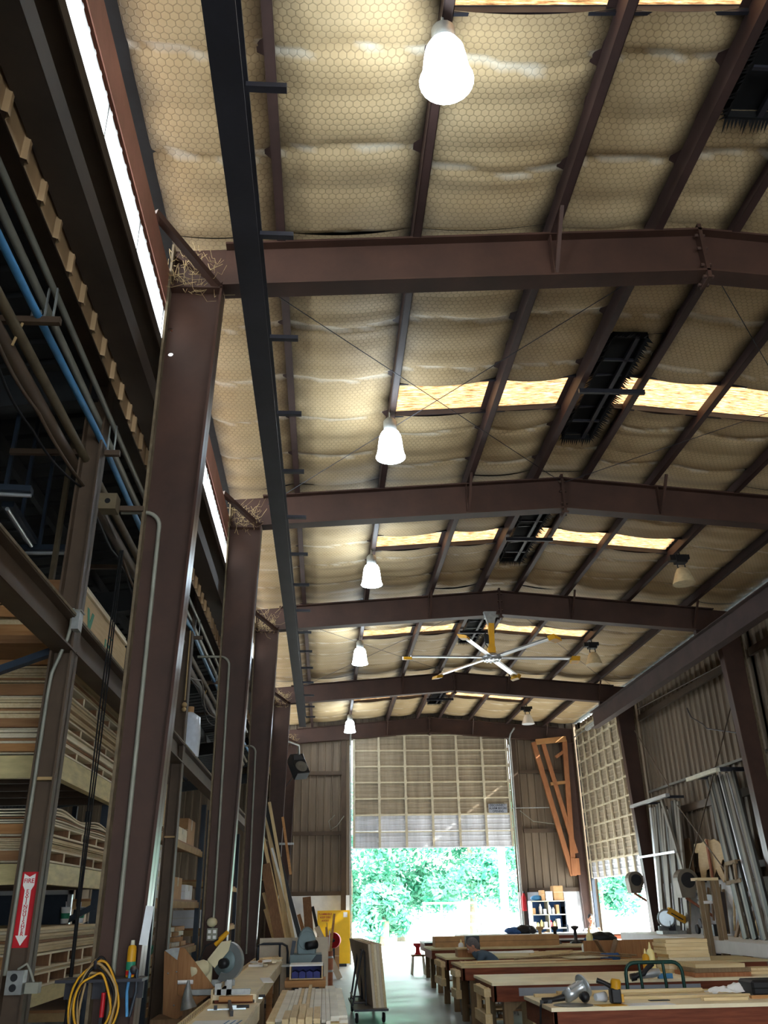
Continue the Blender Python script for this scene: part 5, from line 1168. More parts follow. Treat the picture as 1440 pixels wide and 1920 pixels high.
# cordless tool on the second bench
q = atz(1222, 1836, .8)
t = thing('router_tool', 'grey and black cordless tool with blue cable on the second bench', 'tool', (q.x, q.y, .8))
c = V(q.x, q.y, .86); MB().tube([c + V(-.16, 0, -.02), c + V(.0, 0, 0), c + V(.1, 0, .01)], [.035, .05, .04], 12).build('body', 'tool_silver', t)
MB().tube([c + V(-.2, 0, -.03), c + V(-.1, -.03, 0), c + V(-.02, 0, .06), c + V(.03, 0, .1)], .03, 10).build('grip', 'black_plastic', t); MB().box(c + V(.16, 0, -.03), (.16, .06, .05)).build('battery', 'pipe_blue', t); MB().tube([c + V(-.24, 0, -.04), c + V(-.18, 0, -.03)], .04, 10).build('chuck', 'black_plastic', t)

# green tube handle of a cart between the first and second bench
t = thing('tube_handle_cart', 'dark green tube handled cart between the two nearest right benches', 'cart', (3.5, 10.0, 0))
a, b = aty(1177, 1855, 10.0), aty(1287, 1853, 10.0); zt = 1.02
pts = [(a.x, 10, .2), (a.x, 10, zt - .1)] + [(a.x + .1 - .1 * math.cos(u), 10, zt - .1 + .1 * math.sin(u)) for u in (.4, .8, 1.2, 1.57)] + [(b.x - .12, 10, zt)] + [(b.x - .12 + .1 * math.sin(u), 10, zt - .1 + .1 * math.cos(u)) for u in (.4, .8, 1.2, 1.57)] + [(b.x - .01, 10, .2)]
MB().tube(pts, .019, 10).build('handle', 'green_tube', t)
for x in (a.x + .17, b.x - .2): MB().tube([(x - .02, 10, zt), (x + .02, 10.0, .2)], .016, 8).build('bar', 'green_tube', t)
MB().b2((a.x - .05, 9.55, .14), (b.x + .05, 10.05, .2)).build('deck', 'black_steel', t)
for x in (a.x, b.x):
    for y in (9.62, 9.98): MB().lathe([(0, -.02), (.068, -.02), (.068, .02), (0, .02)], (x, y, .07), (1, 0, 0), 12).build('wheel', 'black_rubber', t)

# nearest bench: big router, trim router, papers, strips, case
def ok(px, py): return atz(px, py, .8)
q = ok(1085, 1880); c = V(q.x, q.y, .801)
t = thing('plunge_router', 'silver and black plunge router lying on the nearest right bench', 'tool', c); ax = V(.8, .25, .35).normalized()
b = c + V(-.02, .05, .08)
MB().lathe([(0, -.1), (.05, -.1), (.055, -.02), (.048, .06), (.055, .07), (.055, .1), (0, .1)], b, ax, 18).build('motor', 'tool_silver', t)
MB().lathe([(.02, .1), (.1, .105), (.1, .12), (.02, .125)], b, ax, 24).build('base_plate', 'tool_silver', t)
MB().tube([b + V(.05, -.07, -.03), b + V(.06, -.12, -.04)], [.03, .038], 12).ball(b + V(.06, -.13, -.03), .045).build('knob', 'black_plastic', t)
MB().tube([b + V(-.1, -.02, -.04), b + V(-.2, -.03, -.055), b + V(-.3, -.04, -.065)], [.028, .02, .03], 10).build('handle', 'black_plastic', t); MB().box(b + V(-.27, -.04, -.07), (.1, .04, .03)).build('trigger', 'black_plastic', t)
for s in (-.04, .04): MB().tube([b + ax * -.05 + V(0, s, .05), b + ax * .1 + V(0, s, .05)], .01, 8).build('plunge_rod', 'tool_silver', t)
q = ok(1155, 1882); c = V(q.x, q.y, .801)
t = thing('trim_router', 'black and yellow trim router standing on the nearest right bench', 'tool', c)
MB().box(c + V(0, 0, .06), (.09, .09, .12)).build('base', 'black_plastic', t, bevel=.012); MB().lathe([(.045, 0), (.045, .06), (.035, .08), (0, .08)], c + V(.01, 0, .11), (.15, 0, 1), 14).build('motor', 'fan_yellow', t); MB().tube([c + V(-.03, 0, .13), c + V(-.08, .02, .16), c + V(-.14, .03, .18)], [.02, .018, .022], 8).build('handle', 'black_plastic', t); MB().box(c + V(.06, .02, .04), (.03, .05, .06)).build('guide', 'fan_yellow', t)
q = ok(1128, 1880); t = thing('plastic_cup', 'clear white plastic cup tipped on its side beside the trim router', 'cup', (q.x, q.y, .8)); MB().lathe([(.03, 0), (.042, .1), (.04, .1), (.028, .005)], (q.x - .05, q.y, .843), (1, .3, 0), 16).build('cup', 'plastic_wrap', t)
q = ok(1075, 1885); tag(MB().lathe([(0, 0), (.17, 0), (.17, .003), (0, .003)], (q.x, q.y, .8005), (0, 0, 1), 28).build('disc_pad', 'grey_steel'), 'round grey mat on the nearest right bench in front of the big router', 'mat')
q = ok(1145, 1885); tag(MB().box((q.x, q.y, .8025), (.24, .16, .003), Matrix.Rotation(.2, 3, 'Z')).build('yellow_note', 'fan_yellow'), 'yellow paper under the trim router', 'paper')
for k, (px, py, w, h, r, lab) in enumerate(((1215, 1883, .42, .2, .1, 'white drawing sheet at the front of the nearest right bench'), (1190, 1862, .22, .16, .5, 'white folded sheet behind the trim router'), (1330, 1866, .5, .18, -.05, 'long white drawing sheet at the middle of the nearest right bench'))):
    q = ok(px, py); tag(MB().box((q.x, q.y, .802), (w, h, .002), Matrix.Rotation(r, 3, 'Z')).build('paper_sheet', 'paper_white'), lab, 'paper')
for k, (x0, y0, x1, z0, m, lab) in enumerate(((2.0, 9.12, 3.1, .801, 'pine_x', 'back edge strip of the nearest bench, aisle end'), (2.2, 9.05, 3.6, .826, 'pine_x', 'pale strip lying over the back strip, nearest bench'), (3.0, 9.2, 4.6, .801, 'pine_x', 'back edge strip of the nearest bench, below the green handle'), (2.5, 8.7, 3.9, .801, 'pine_x', 'pale strip across the middle of the nearest right bench'), (3.35, 8.42, 3.75, .801, 'pine_x', 'thick pale block at the front right of the nearest bench'), (3.82, 8.5, 4.4, .801, 'stringer', 'tan strip at the right edge of the nearest bench'), (2.9, 8.52, 3.08, .801, 'black_plastic', 'small black pad on the nearest right bench'))):
    h = .024 if k != 6 else .006; w = [.06, .05, .05, .035, .07, .05, .06][k]
    tag(MB().b2((x0, y0, z0), (x1, y0 + w, z0 + h)).build('wood_strip' if k != 6 else 'sanding_pad', m), lab, 'strip' if k != 6 else 'pad')
q = ok(1372, 1864); t = thing('plastic_bag', 'crumpled white plastic bag on the nearest right bench', 'bag', (q.x, q.y, .8)); rnd = random.Random(2)
MB().sheet((q.x - .22, q.y - .1, .802), (.45, 0, 0), (0, .2, 0), 14, 8, lambda u, w: V(rnd.uniform(-.012, .012), rnd.uniform(-.01, .01), (.012 + .085 * abs(math.sin(5 * u + 2 * w)) * math.sin(math.pi * u) * math.sin(math.pi * w)) + rnd.uniform(0, .02))).build('film', 'paper_white', t)
q = ok(1432, 1866); t = thing('tool_case', 'black plastic tool case at the right edge of the nearest bench', 'case', (4.0, 9.0, .8)); MB().b2((q.x - .14, q.y - .1, .801), (q.x + .4, q.y + .2, .93)).build('shell', 'black_plastic', t, bevel=.02); MB().b2((q.x - .145, q.y - .103, .86), (q.x + .4, q.y - .098, .87)).build('seam', 'dark_void', t)
a = atz(988, 1870, .79); tag(MB().tube([V(1.96, 8.6, .803), V(1.92, 8.55, .79), V(1.9, 8.55, .6), V(1.93, 8.6, .3), V(2.0, 8.7, .01)], .009, 6).build('power_cord', 'black_rubber'), 'black power cord hanging off the end of the nearest right bench', 'cord')
t = thing('side_tray', 'pale plywood tray hung on the front of the nearest right bench', 'tray', (3.4, 8.1, .5))
MB().b2((3.0, 8.0, .2), (3.9, 8.012, .62)).b2((3.0, 8.012, .2), (3.9, 8.19, .215)).build('panel', 'plywood_jig', t)
for k in range(5): MB().b2((3.05 + .2 * k, 7.985, .2), (3.09 + .2 * k, 8.0, .5)).build('batten', 'pine_z', t)

# third to fifth benches: strips, cardboard, boxes
rnd = random.Random(31)
for k in range(9):
    y = 13.96 + .09 * k; x0 = 2.05 + rnd.uniform(0, 1.2) * (k > 0); L = rnd.uniform(1.2, 2.6)
    o = MB().bar((x0, y, .812), (min(4.7, x0 + L), y + rnd.uniform(-.05, .08), .812 + rnd.uniform(0, .02)), .06, .02).build('long_strip', rnd.choice(['pine_x', 'pine_x', 'bench_leg', 'stringer'])); tag(o, 'long thin strip lying on the third right bench, %s from the front edge' % ['first', 'second', 'third', 'fourth', 'fifth', 'sixth', 'seventh', 'eighth', 'ninth'][k], 'strip', 'strips on the third bench')
for k, (a, b, z) in enumerate((((2.9, 14.5, .84), (4.6, 14.1, .86), 0), ((3.4, 14.75, .84), (4.75, 14.3, .87), 0))): tag(MB().tube([a, V(*a).lerp(V(*b), .5) + V(0, 0, .06), b], .012, 6).build('bent_trim', 'bench_leg'), 'thin bent trim crossing the strips on the third bench, ' + ['front', 'rear'][k], 'trim')
q = atz(1105, 1802, .83); tag(MB().box((3.95, 14.3, .86), (.55, .4, .01), Matrix.Rotation(.35, 3, 'Z')).build('thin_board', 'ply_pale'), 'flat pale board lying on the strips of the third bench', 'board')
t = thing('long_board', 'long brown board standing on edge along the back of the third bench', 'board', (4.6, 14.9, .8)); MB().b2((4.1, 14.85, .801), (6.1, 14.88, 1.06)).build('plank', 'plywood_jig', t)
t = thing('tape_dispenser', 'blue round drum with brown V shaped boards on the third bench', 'tool', (4.35, 14.4, .8)); MB().lathe([(.14, 0), (.15, .02), (.15, .08), (.13, .1), (0, .1)], (4.38, 14.45, .801), (0, 0, 1), 18).build('drum', 'denim_blue', t); MB().bar((4.3, 14.5, .9), (4.2, 14.5, 1.08), .02, .2, (0, 1, 0)).bar((4.44, 14.5, .9), (4.52, 14.5, 1.08), .02, .2, (0, 1, 0)).build('flaps', 'old_board', t)
t = thing('long_crate', 'long flat brown box on the fifth right bench', 'box', (3.4, 20, .8)); MB().b2((2.35, 20.0, .801), (5.0, 20.5, 1.0)).build('body', 'carton_brown', t); MB().b2((2.35, 19.995, .9), (5.0, 20.0, .91)).build('lid_seam', 'old_board', t)
t = thing('small_crate', 'brown box at the aisle end of the fourth right bench beside the seated man', 'box', (2.4, 16.3, .8)); MB().b2((2.28, 16.14, .801), (2.62, 16.5, .93)).build('body', 'plywood_jig', t); MB().b2((2.27, 16.13, .92), (2.63, 16.51, .94)).build('lid', 'pine_x', t)
q = aty(886, 1783, 16.9); t = thing('bench_lamp_box', 'black box with a yellow label in front of the seated man', 'box', (q.x, 16.9, .8)); MB().box((q.x, 16.9, .95), (.24, .2, .3)).build('housing', 'black_plastic', t); MB().box((q.x + .03, 16.797, .95), (.06, .004, .16)).build('label_sticker', 'fan_yellow', t)
rnd = random.Random(77)
for k in range(10):
    y = 16.3 + rnd.random() * 1.1; x = 3.3 + rnd.random() * 3.0
    o = MB().box((x, y, .815), (.4 + .5 * rnd.random(), .07, .026), Matrix.Rotation(rnd.uniform(-.4, .4), 3, 'Z')).build('offcut', rnd.choice(['pine_x', 'paper_white', 'bench_leg', 'green_bin'])); tag(o, 'offcut strewn over the fourth right bench, %s one' % ORD[k], 'offcut', 'offcuts on the fourth bench')
# far white table with clamps, jackets, panel
t = thing('assembly_table', 'bright far work table under the right hand door light', 'table', (6, 25, 0))
MB().b2((3.6, 24.9, .84), (8.1, 26.0, .88)).build('top', 'paper_white', t); MB().b2((3.62, 24.92, .72), (8.08, 24.96, .84)).build('apron', 'bench_side', t)
for x in (3.7, 5.8, 8.0):
    for y in (25.0, 25.9): MB().b2((x - .05, y - .05, .001), (x + .05, y + .05, .84)).build('leg', 'bench_leg', t)
for k, (px, m) in enumerate(((1014, 'pine_z'), (1042, 'black_steel'), (1080, 'black_steel'))):
    x = aty(px, 1765, 20.7).x; t = thing('pipe_clamp', ['pale wooden', 'dark iron', 'thin dark iron'][k] + ' clamp standing on the back of the fifth right bench', 'clamp', (x, 20.7, .8), 'standing clamps')
    MB().lathe([(.09, 0), (.1, .04), (.04, .06), (.035, .26), (.08, .3), (.09, .34), (0, .35)], (x, 20.7, .801), (0, 0, 1), 12).build('screw_post', m, t); MB().box((x, 20.7, .815), (.24, .14, .028)).build('foot', m, t)
for k, (px, py, m, r) in enumerate(((962, 1752, 'denim_blue', .16), (985, 1752, 'black_plastic', .2), (1130, 1772, 'black_plastic', .22), (1115, 1770, 'denim_blue', .15))):
    Y = 25.2 if k < 2 else 20.3; z = .88 if k < 2 else .8; x = aty(px, py, Y).x; t = thing('folded_jacket', ['blue cloth heap on the far white table', 'dark cloth heap on the far white table', 'large black jacket heap on the fifth right bench', 'blue cloth beside the black jacket'][k], 'jacket', (x, Y, z)); rnd = random.Random(k)
    crumple(MB().ball((x, Y, z + r * .5), r, 22, 12, (1.4, .9, .55)), r, k).build('cloth', m, t); crumple(MB().ball((x + r * .8, Y - .08, z + r * .36), r * .7, 16, 9, (1, .8, .5)), r, k + 9).build('sleeve', m, t)

# ------------------------------------------------------------------ far right corner: shelf unit, cartons, wooden bracket frame
t = thing('parts_shelf', 'dark blue shelf unit full of white bottles at the far wall', 'shelf', (7.0, 29.2, 0))
for x in (6.45, 6.97, 7.5): MB().b2((x, 28.9, .001), (x + .03, 29.4, 1.68)).build('side', 'pale_paint_edge' if x < 7.4 else 'dark_blue_steel', t)
for z in (.1, .5, .9, 1.28, 1.66): MB().b2((6.45, 28.9, z), (7.53, 29.4, z + .025)).build('shelf_board', 'pale_paint_edge', t)
MB().b2((6.45, 29.4, .001), (7.53, 29.42, 1.68)).build('back', 'denim_blue', t)
rnd = random.Random(4); wr = ['lowest', 'second', 'third', 'top']
for r, z in enumerate((.125, .525, .925, 1.305)):
    for k in range(8):
        x = 6.53 + .115 * k + (.06 if k > 3 else 0); h = rnd.uniform(.14, .3)
        if rnd.random() < .18: continue
        if k % 3 == 0: o = MB().b2((x - .04, 28.95, z + .001), (x + .05, 29.2, z + h)).build('small_box', rnd.choice(['paper_white', 'carton_white', 'carton_brown']))
        else: o = MB().lathe([(.045, 0), (.048, h * .7), (.02, h * .85), (.02, h), (0, h)], (x, 29.05, z + .001), (0, 0, 1), 10).build('finish_bottle', rnd.choice(['paper_white', 'carton_white', 'glue_cream', 'sign_red']))
        tag(o, 'white container on the %s board of the dark blue shelf unit, %s from its post' % (wr[r], ['first', 'second', 'third', 'fourth', 'fifth', 'sixth', 'seventh', 'eighth'][k]), 'container', 'containers on the parts shelf')
t = thing('blue_bag', 'blue bag lying on top of the parts shelf', 'bag', (6.7, 29.1, 1.7)); MB().ball((6.7, 29.15, 1.77), .16, 14, 8, (1.3, .8, .5)).build('cloth', 'pipe_blue', t)
for k, (x, w, h, z, m) in enumerate(((6.75, .5, .14, 1.86, 'carton_brown'), (7.35, .3, .42, 1.69, 'carton_brown'), (7.72, .4, .4, 1.52, 'carton_white'), (7.75, .5, .5, 1.01, 'carton_white'), (7.8, .45, .5, .505, 'carton_white'), (7.8, .45, .5, 0, 'paper_white'), (7.05, .22, .26, 1.69, 'paper_white'))):
    if k == 0: z = 1.69; x = 6.98 - .12; w = .1; h = .3
    carton(x, 29.15, z, (w, .4, h), m, ['narrow brown box on the parts shelf beside the blue bag', 'tall brown carton on top of the parts shelf', 'white carton, topmost of the pile beside the parts shelf', 'white carton, second from the top beside the parts shelf', 'white carton, third from the top beside the parts shelf', 'white carton, lowest of the pile beside the parts shelf', 'white box in the middle of the parts shelf top'][k])
q = aty(981, 1692, 29.5); t = thing('fire_extinguisher', 'red fire extinguisher on the post right of the far door', 'extinguisher', (6.35, 29.6, 1.4)); MB().lathe([(0, 0), (.07, 0), (.075, .05), (.075, .4), (.04, .47), (.03, .52), (0, .52)], (6.38, 29.6, 1.4), (0, 0, 1), 14).build('cylinder', 'sign_red', t); MB().box((6.38, 29.58, 1.95), (.05, .14, .05)).build('valve', 'black_plastic', t); MB().b2((6.34, 29.66, 1.5), (6.42, 29.76, 1.8)).build('bracket', 'black_steel', t)
t = thing('wooden_bracket', 'orange wood A shaped frame hanging on the far wall right of the door', 'frame', (7.8, 29.5, 4))
def ay(px, py): return aty(px, py, 29.55)
MB().bar(ay(1000, 1392), ay(1074, 1642), .16, .1, (0, 1, 0)).build('post', 'orange_wood', t); MB().bar(ay(1018, 1394), ay(1080, 1600), .14, .09, (0, 1, 0)).build('inner_post', 'orange_wood', t)
MB().bar(ay(1058, 1388), ay(1076, 1642), .16, .1, (0, 1, 0)).build('post', 'orange_wood', t); MB().bar(ay(1004, 1392) + V(0, -.05, 0), ay(1060, 1386) + V(0, -.05, 0), .18, .1, (0, 1, 0)).build('top_rail', 'stringer', t); MB().bar(ay(1032, 1470), ay(1068, 1466), .1, .09, (0, 1, 0)).build('cross_rail', 'stringer', t)
MB().bar(ay(1042, 1420), ay(1062, 1405), .1, .06, (0, 1, 0)).build('gusset', 'orange_wood', t); MB().box(ay(1078, 1625), (.28, .16, .5)).build('foot_block', 'orange_wood', t)
tag(MB().tube([aty(958, 1515, 29.7), aty(1030, 1514, 29.7)], .015, 6).build('wall_rod', 'galvanised'), 'pale rod across the far wall right of the door', 'rod')
tag(MB().tube([aty(975, 1520, 29.7), aty(1000, 1540, 29.7), aty(1040, 1545, 29.7)], .012, 6).build('wall_cable', 'conduit_grey'), 'loose grey cable on the far wall right of the door', 'cable')
tag(MB().tube([aty(645, 1530, 29.7), aty(632, 1548, 29.7), aty(620, 1556, 29.7), aty(616, 1540, 29.7), aty(628, 1528, 29.7)], .012, 6).build('wall_cable', 'conduit_grey'), 'loose grey cable loop on the far wall left of the door', 'cable')

# ------------------------------------------------------------------ right wall: mouldings, blowers, cut-outs, bench
plain('moulding_grey', (112, 104, 92), .5, .1, .3, 3, stretch=(1, 1, .2))
plain('moulding_dark', (56, 54, 50), .5, .1, .3, 3, stretch=(1, 1, .2))
rnd = random.Random(12)
for k in range(12):
    y = 20.9 + .17 * k; o = MB().bar((8.2 + .04 * (k % 3), y, .9), (8.42, y + .02, 3.75 + rnd.uniform(-.1, .15)), .13, .05, (1, 0, 0)).build('metal_moulding', ['moulding_grey', 'moulding_grey', 'moulding_dark'][k % 3] if k != 11 else 'aluminium')
    tag(o, 'long grey moulding standing upright against the right wall by its door, %s from the viewer' % ['first', 'second', 'third', 'fourth', 'fifth', 'sixth', 'seventh', 'eighth', 'ninth', 'tenth', 'eleventh', 'last, bright'][k], 'moulding', 'upright mouldings on the right wall')
t = thing('moulding_holder', 'white tipped arm that holds the upright mouldings', 'bracket', (8.3, 22, 3.9)); MB().b2((8.05, 20.7, 3.86), (8.15, 23.3, 3.93)).build('arm', 'aluminium', t); MB().b2((8.1, 21.2, 3.88), (8.7, 21.27, 3.94)).build('stay', 'black_steel', t); MB().b2((8.1, 22.6, 3.88), (8.7, 22.67, 3.94)).build('stay', 'black_steel', t)
MB().b2((8.08, 20.75, 2.62), (8.14, 23.3, 2.67)).build('lower_arm', 'aluminium', t)
tag(MB().bar(atx(1240, 1497, 8.3), atx(1291, 1665, 8.3), .12, .06, (1, 0, 0)).build('leaning_moulding', 'moulding_grey'), 'single grey moulding leaning between the two bundles', 'moulding')
for k in range(11):
    y0 = 17.35 + .13 * k; a = V(8.02 + .03 * (k % 3), y0 - .9, .935); b = V(8.38, y0 + .35, 4.05 + rnd.uniform(-.06, .08))
    if k in (2, 5): m = 'aluminium'
    else: m = ['moulding_dark', 'moulding_grey'][k % 2]
    o = MB().bar(a, b, .12 if k not in (2, 5) else .05, .05, (1, 0, 0)).build('metal_moulding', m); tag(o, 'long moulding leaning in the near bundle on the right wall, %s from the viewer' % ['first', 'second', 'third, bright', 'fourth', 'fifth', 'sixth, bright', 'seventh', 'eighth', 'ninth', 'tenth', 'eleventh'][k], 'moulding', 'leaning mouldings on the right wall')
t = thing('moulding_holder', 'pale arm at the top of the near leaning mouldings', 'bracket', (8.2, 18, 4.1)); MB().b2((7.98, 17.6, 4.0), (8.06, 19.2, 4.08)).build('arm', 'pale_paint_edge', t); MB().b2((8.0, 17.7, 4.02), (8.7, 17.78, 4.1)).build('stay', 'black_steel', t); MB().b2((8.0, 18.9, 4.02), (8.7, 18.98, 4.1)).build('stay', 'black_steel', t)
tag(MB().b2((8.55, 20.95, 1.85), (8.58, 22.4, 2.95)).build('plywood_sheet', 'old_board'), 'weathered grey plywood sheet on the right wall behind the mouldings', 'panel')
tag(MB().b2((8.55, 19.6, 2.6), (8.58, 20.7, 2.8)).build('wall_batten', 'pine'), 'pale board nailed level beside the cut-out shape', 'board')
# animal-like cut-out
cut = [(1316, 1580), (1322, 1573), (1328, 1574), (1331, 1576), (1338, 1573), (1347, 1578), (1352, 1584), (1361, 1590), (1366, 1600), (1364, 1614), (1354, 1612), (1351, 1625), (1360, 1645), (1357, 1655), (1347, 1640), (1343, 1630), (1337, 1645), (1332, 1645), (1330, 1628), (1324, 1632), (1322, 1650), (1315, 1646), (1310, 1620), (1309, 1598)]
t = thing('plywood_cutout', 'tan rounded plywood cut-out shape hanging on the right wall', 'cut-out', (8.5, 19.5, 2.4)); MB().prism([atx(x, y, 8.52) for x, y in cut], (.02, 0, 0)).build('shape', 'ply_face', t); MB().bar(atx(1324, 1574, 8.48), atx(1336, 1645, 8.48), .09, .03, (1, 0, 0)).build('brown_slat', 'rust_fibre', t)
t = thing('plywood_template', 'tan panel with slots and a small open frame on the right wall', 'panel', (8.5, 18.6, 2.4))
MB().prism([atx(x, y, 8.5) for x, y in ((1363, 1575), (1383, 1573), (1402, 1652), (1368, 1652))], (.02, 0, 0)).build('panel', 'ply_face', t); MB().bar(atx(1365, 1591, 8.49), atx(1388, 1590, 8.49), .05, .02, (1, 0, 0)).build('slot', 'grey_steel', t)
mb = MB()
for a, b in (((1372, 1620), (1392, 1615)), ((1372, 1620), (1374, 1655)), ((1388, 1617), (1393, 1650)), ((1374, 1656), (1402, 1650))): mb.bar(atx(*a, 8.25), atx(*b, 8.25), .07, .3, (1, 0, 0))
mb.build('open_frame', 'bench_leg', t)
for k, (px, py) in enumerate(((1193, 1650), (1290, 1650))):
    q = atx(px, py, 8.2); t = thing('blower', 'grey blower with round black inlet on the right wall, ' + ['beside the open door', 'between the moulding bundles'][k], 'blower', q, 'wall blowers'); r = .21 if k == 0 else .24
    vs = [(q.x + r * math.cos(a), q.z + r * math.sin(a)) for a in [math.pi * (-.1 + 1.2 * i / 14) for i in range(15)]] + [(q.x - r * .8, q.z - r * 1.5), (q.x + r * .4, q.z - r * 1.5)]
    MB().prism([(x, q.y, z) for x, z in vs], (0, .3, 0)).build('housing', 'moulding_grey', t); MB().lathe([(r * .68, -.012), (r * .62, -.02), (r * .55, .0)], q, (0, 1, 0), 20).build('inlet_ring', 'black_plastic', t); MB().lathe([(0, -.008), (r * .6, -.008)], q, (0, 1, 0), 20).build('inlet', 'dark_void', t)
    MB().bar((q.x - r * .3, q.y + .1, q.z - r * 1.5), (8.72, q.y + .1, q.z - r * 3.2), .05, .05, (0, 1, 0)).build('strut', 'rust_fibre', t); MB().b2((q.x, q.y + .12, q.z - .05), (8.72, q.y + .2, q.z + .05)).build('arm', 'black_steel', t)
# long white bench along the wall
t = thing('wall_bench', 'long white edged bench along the right wall', 'bench', (7.9, 17, 0))
MB().b2((7.35, 12.2, .88), (8.45, 23.1, .93)).build('worktop', 'paper_white', t); MB().b2((7.33, 12.2, .72), (7.36, 23.1, .93)).build('edge_board', 'paper_white', t)
for k in range(6):
    for x in (7.45, 8.3): MB().b2((x - .05, 12.4 + 2 * k - .05, .001), (x + .05, 12.4 + 2 * k + .05, .88)).build('leg', 'old_board', t)
MB().b2((7.5, 12.4, .3), (8.4, 22.4, .33)).build('lower_shelf', 'old_board', t)
for k in range(6): carton(7.75, 17.2 + .9 * k, .33, (.4, .5, .3), ['old_board', 'carton_brown', 'black_plastic'][k % 3], 'dark box on the shelf under the white wall bench, %s from the viewer' % ['first', 'second', 'third', 'fourth', 'fifth', 'sixth'][k], grp='boxes under the wall bench')
q = atx(1256, 1741, 7.85); c = V(q.x, q.y, 1.2)
t = thing('miter_saw', 'yellow headed miter saw on the white bench by the right wall', 'saw', (c.x, c.y, .93))
MB().lathe([(.16, -.03), (.2, -.02), (.2, .02), (.16, .03)], c + V(-.05, 0, .05), (.3, 1, 0), 22).build('blade_guard', 'saw_steel', t); MB().bar(c + V(0, -.02, .22), c + V(.38, -.02, .0), .14, .13, (0, 1, 0)).build('motor_housing', 'fan_yellow', t); MB().bar(c + V(.05, -.09, .16), c + V(.3, -.09, .02), .02, .05, (0, 1, 0)).build('grip', 'black_plastic', t)
MB().b2((c.x - .25, c.y - .2, .931), (c.x + .3, c.y + .2, 1.0)).build('base', 'galvanised', t); MB().b2((c.x, c.y - .05, 1.0), (c.x + .12, c.y + .05, 1.2)).build('arm', 'black_steel', t); MB().b2((c.x - .22, c.y + .1, 1.0), (c.x + .28, c.y + .13, 1.1)).build('fence', 'galvanised', t)
t = thing('wooden_door_frame', 'tall slender frame of pale wood posts standing before the white bench', 'frame', (7.1, 18, 0))
a = 7.0
for k, (px0, py0, px1, py1) in enumerate(((1308, 1650, 1306, 1800), (1316, 1650, 1313, 1800), (1334, 1648, 1331, 1800), (1342, 1648, 1339, 1800))):
    p = aty(px0, py0, 17.3 + .25 * (k % 2)); MB().b2((p.x - .035, p.y - .03, .001), (p.x + .035, p.y + .03, p.z)).build('post', 'bench_leg', t)
p = aty(1306, 1648, 17.3); r = aty(1345, 1647, 17.3); MB().b2((p.x, 17.26, p.z - .03), (r.x, 17.59, p.z + .02)).build('head_rail', 'pine_x', t); MB().b2((p.x, 17.4, 1.55), (r.x - .1, 17.43, 1.6)).build('cross_rail', 'paper_white', t)
# strips of wood and tools hung along the boards
rnd = random.Random(9)
for k in range(16):
    y = 17.4 + .33 * k + rnd.uniform(-.08, .08); z1 = rnd.uniform(1.75, 2.05); z0 = z1 - rnd.uniform(.6, 1.05)
    if 21 < y < 21.4: continue
    o = MB().bar((8.57, y, max(.96, z0)), (8.63, y + rnd.uniform(-.25, .1), z1), rnd.uniform(.03, .1), .025, (1, 0, 0)).build('hung_strip', rnd.choice(['bench_leg', 'old_board', 'rust_fibre', 'pine_z', 'black_plastic'])); tag(o, 'wood strip hung on the pale boards of the right wall, %s from the viewer' % ORD[k], 'strip', 'strips on the right wall')
for k, (a, b) in enumerate((((1402, 1650), (1380, 1760)), ((1412, 1670), (1390, 1758)), ((1420, 1690), (1402, 1765)))): tag(MB().bar(atx(*a, 8.45), atx(*b, 8.25), .09, .04, (1, 0, 0)).build('leaning_strip', 'old_board'), 'grey wood strip leaning behind the near mouldings, %s' % ['topmost', 'middle', 'lowest'][k], 'strip')
q = atx(1345, 1735, 8.4); t = thing('pattern_tools', 'dark clamps and machine parts on the white bench behind the tall frame', 'tools', q)
MB().b2((8.1, q.y - .5, .931), (8.35, q.y + .1, 1.15)).build('motor_block', 'black_plastic', t); MB().bar((8.3, q.y - .6, 1.0), (8.45, q.y - .35, 1.75), .12, .1, (1, 0, 0)).build('arm', 'black_steel', t); MB().bar((8.3, q.y - .4, 1.65), (8.3, q.y + .5, 1.7), .12, .1, (1, 0, 0)).build('bar', 'black_steel', t)
for k in range(3): MB().lathe([(.09, -.03), (.1, 0), (.09, .03), (0, .03)], (8.2, q.y + .15 + .22 * k, 1.04 + .12 * (k % 2)), (1, 0, 0), 14).build('pulley', 'black_steel', t)
for a, b, lab, r in (((1190, 1370), (1258, 1480), 'thin tie rod slanting down the right wall by the door', 8.35), ((1372, 1318), (1290, 1640), 'thin tie rod slanting across the right wall bay', 8.3), ((1195, 1330), (1355, 1245), 'thin pipe under the crane beam on the right wall', 8.4), ((1270, 1510), (1380, 1660), 'thin cable slanting over the cut-out shape', 8.3)):
    tag(MB().tube([atx(*a, r), atx(*b, r)], .014, 6).build('tie_rod', 'brown_steel'), lab, 'rod')
tag(MB().tube([atx(1288, 1328, 8.4), atx(1296, 1345, 8.4), atx(1318, 1358, 8.4), atx(1325, 1366, 8.4), atx(1382, 1374, 8.4)], .015, 6).build('wall_cable', 'black_steel'), 'dark cable looped on the upper right wall', 'cable')

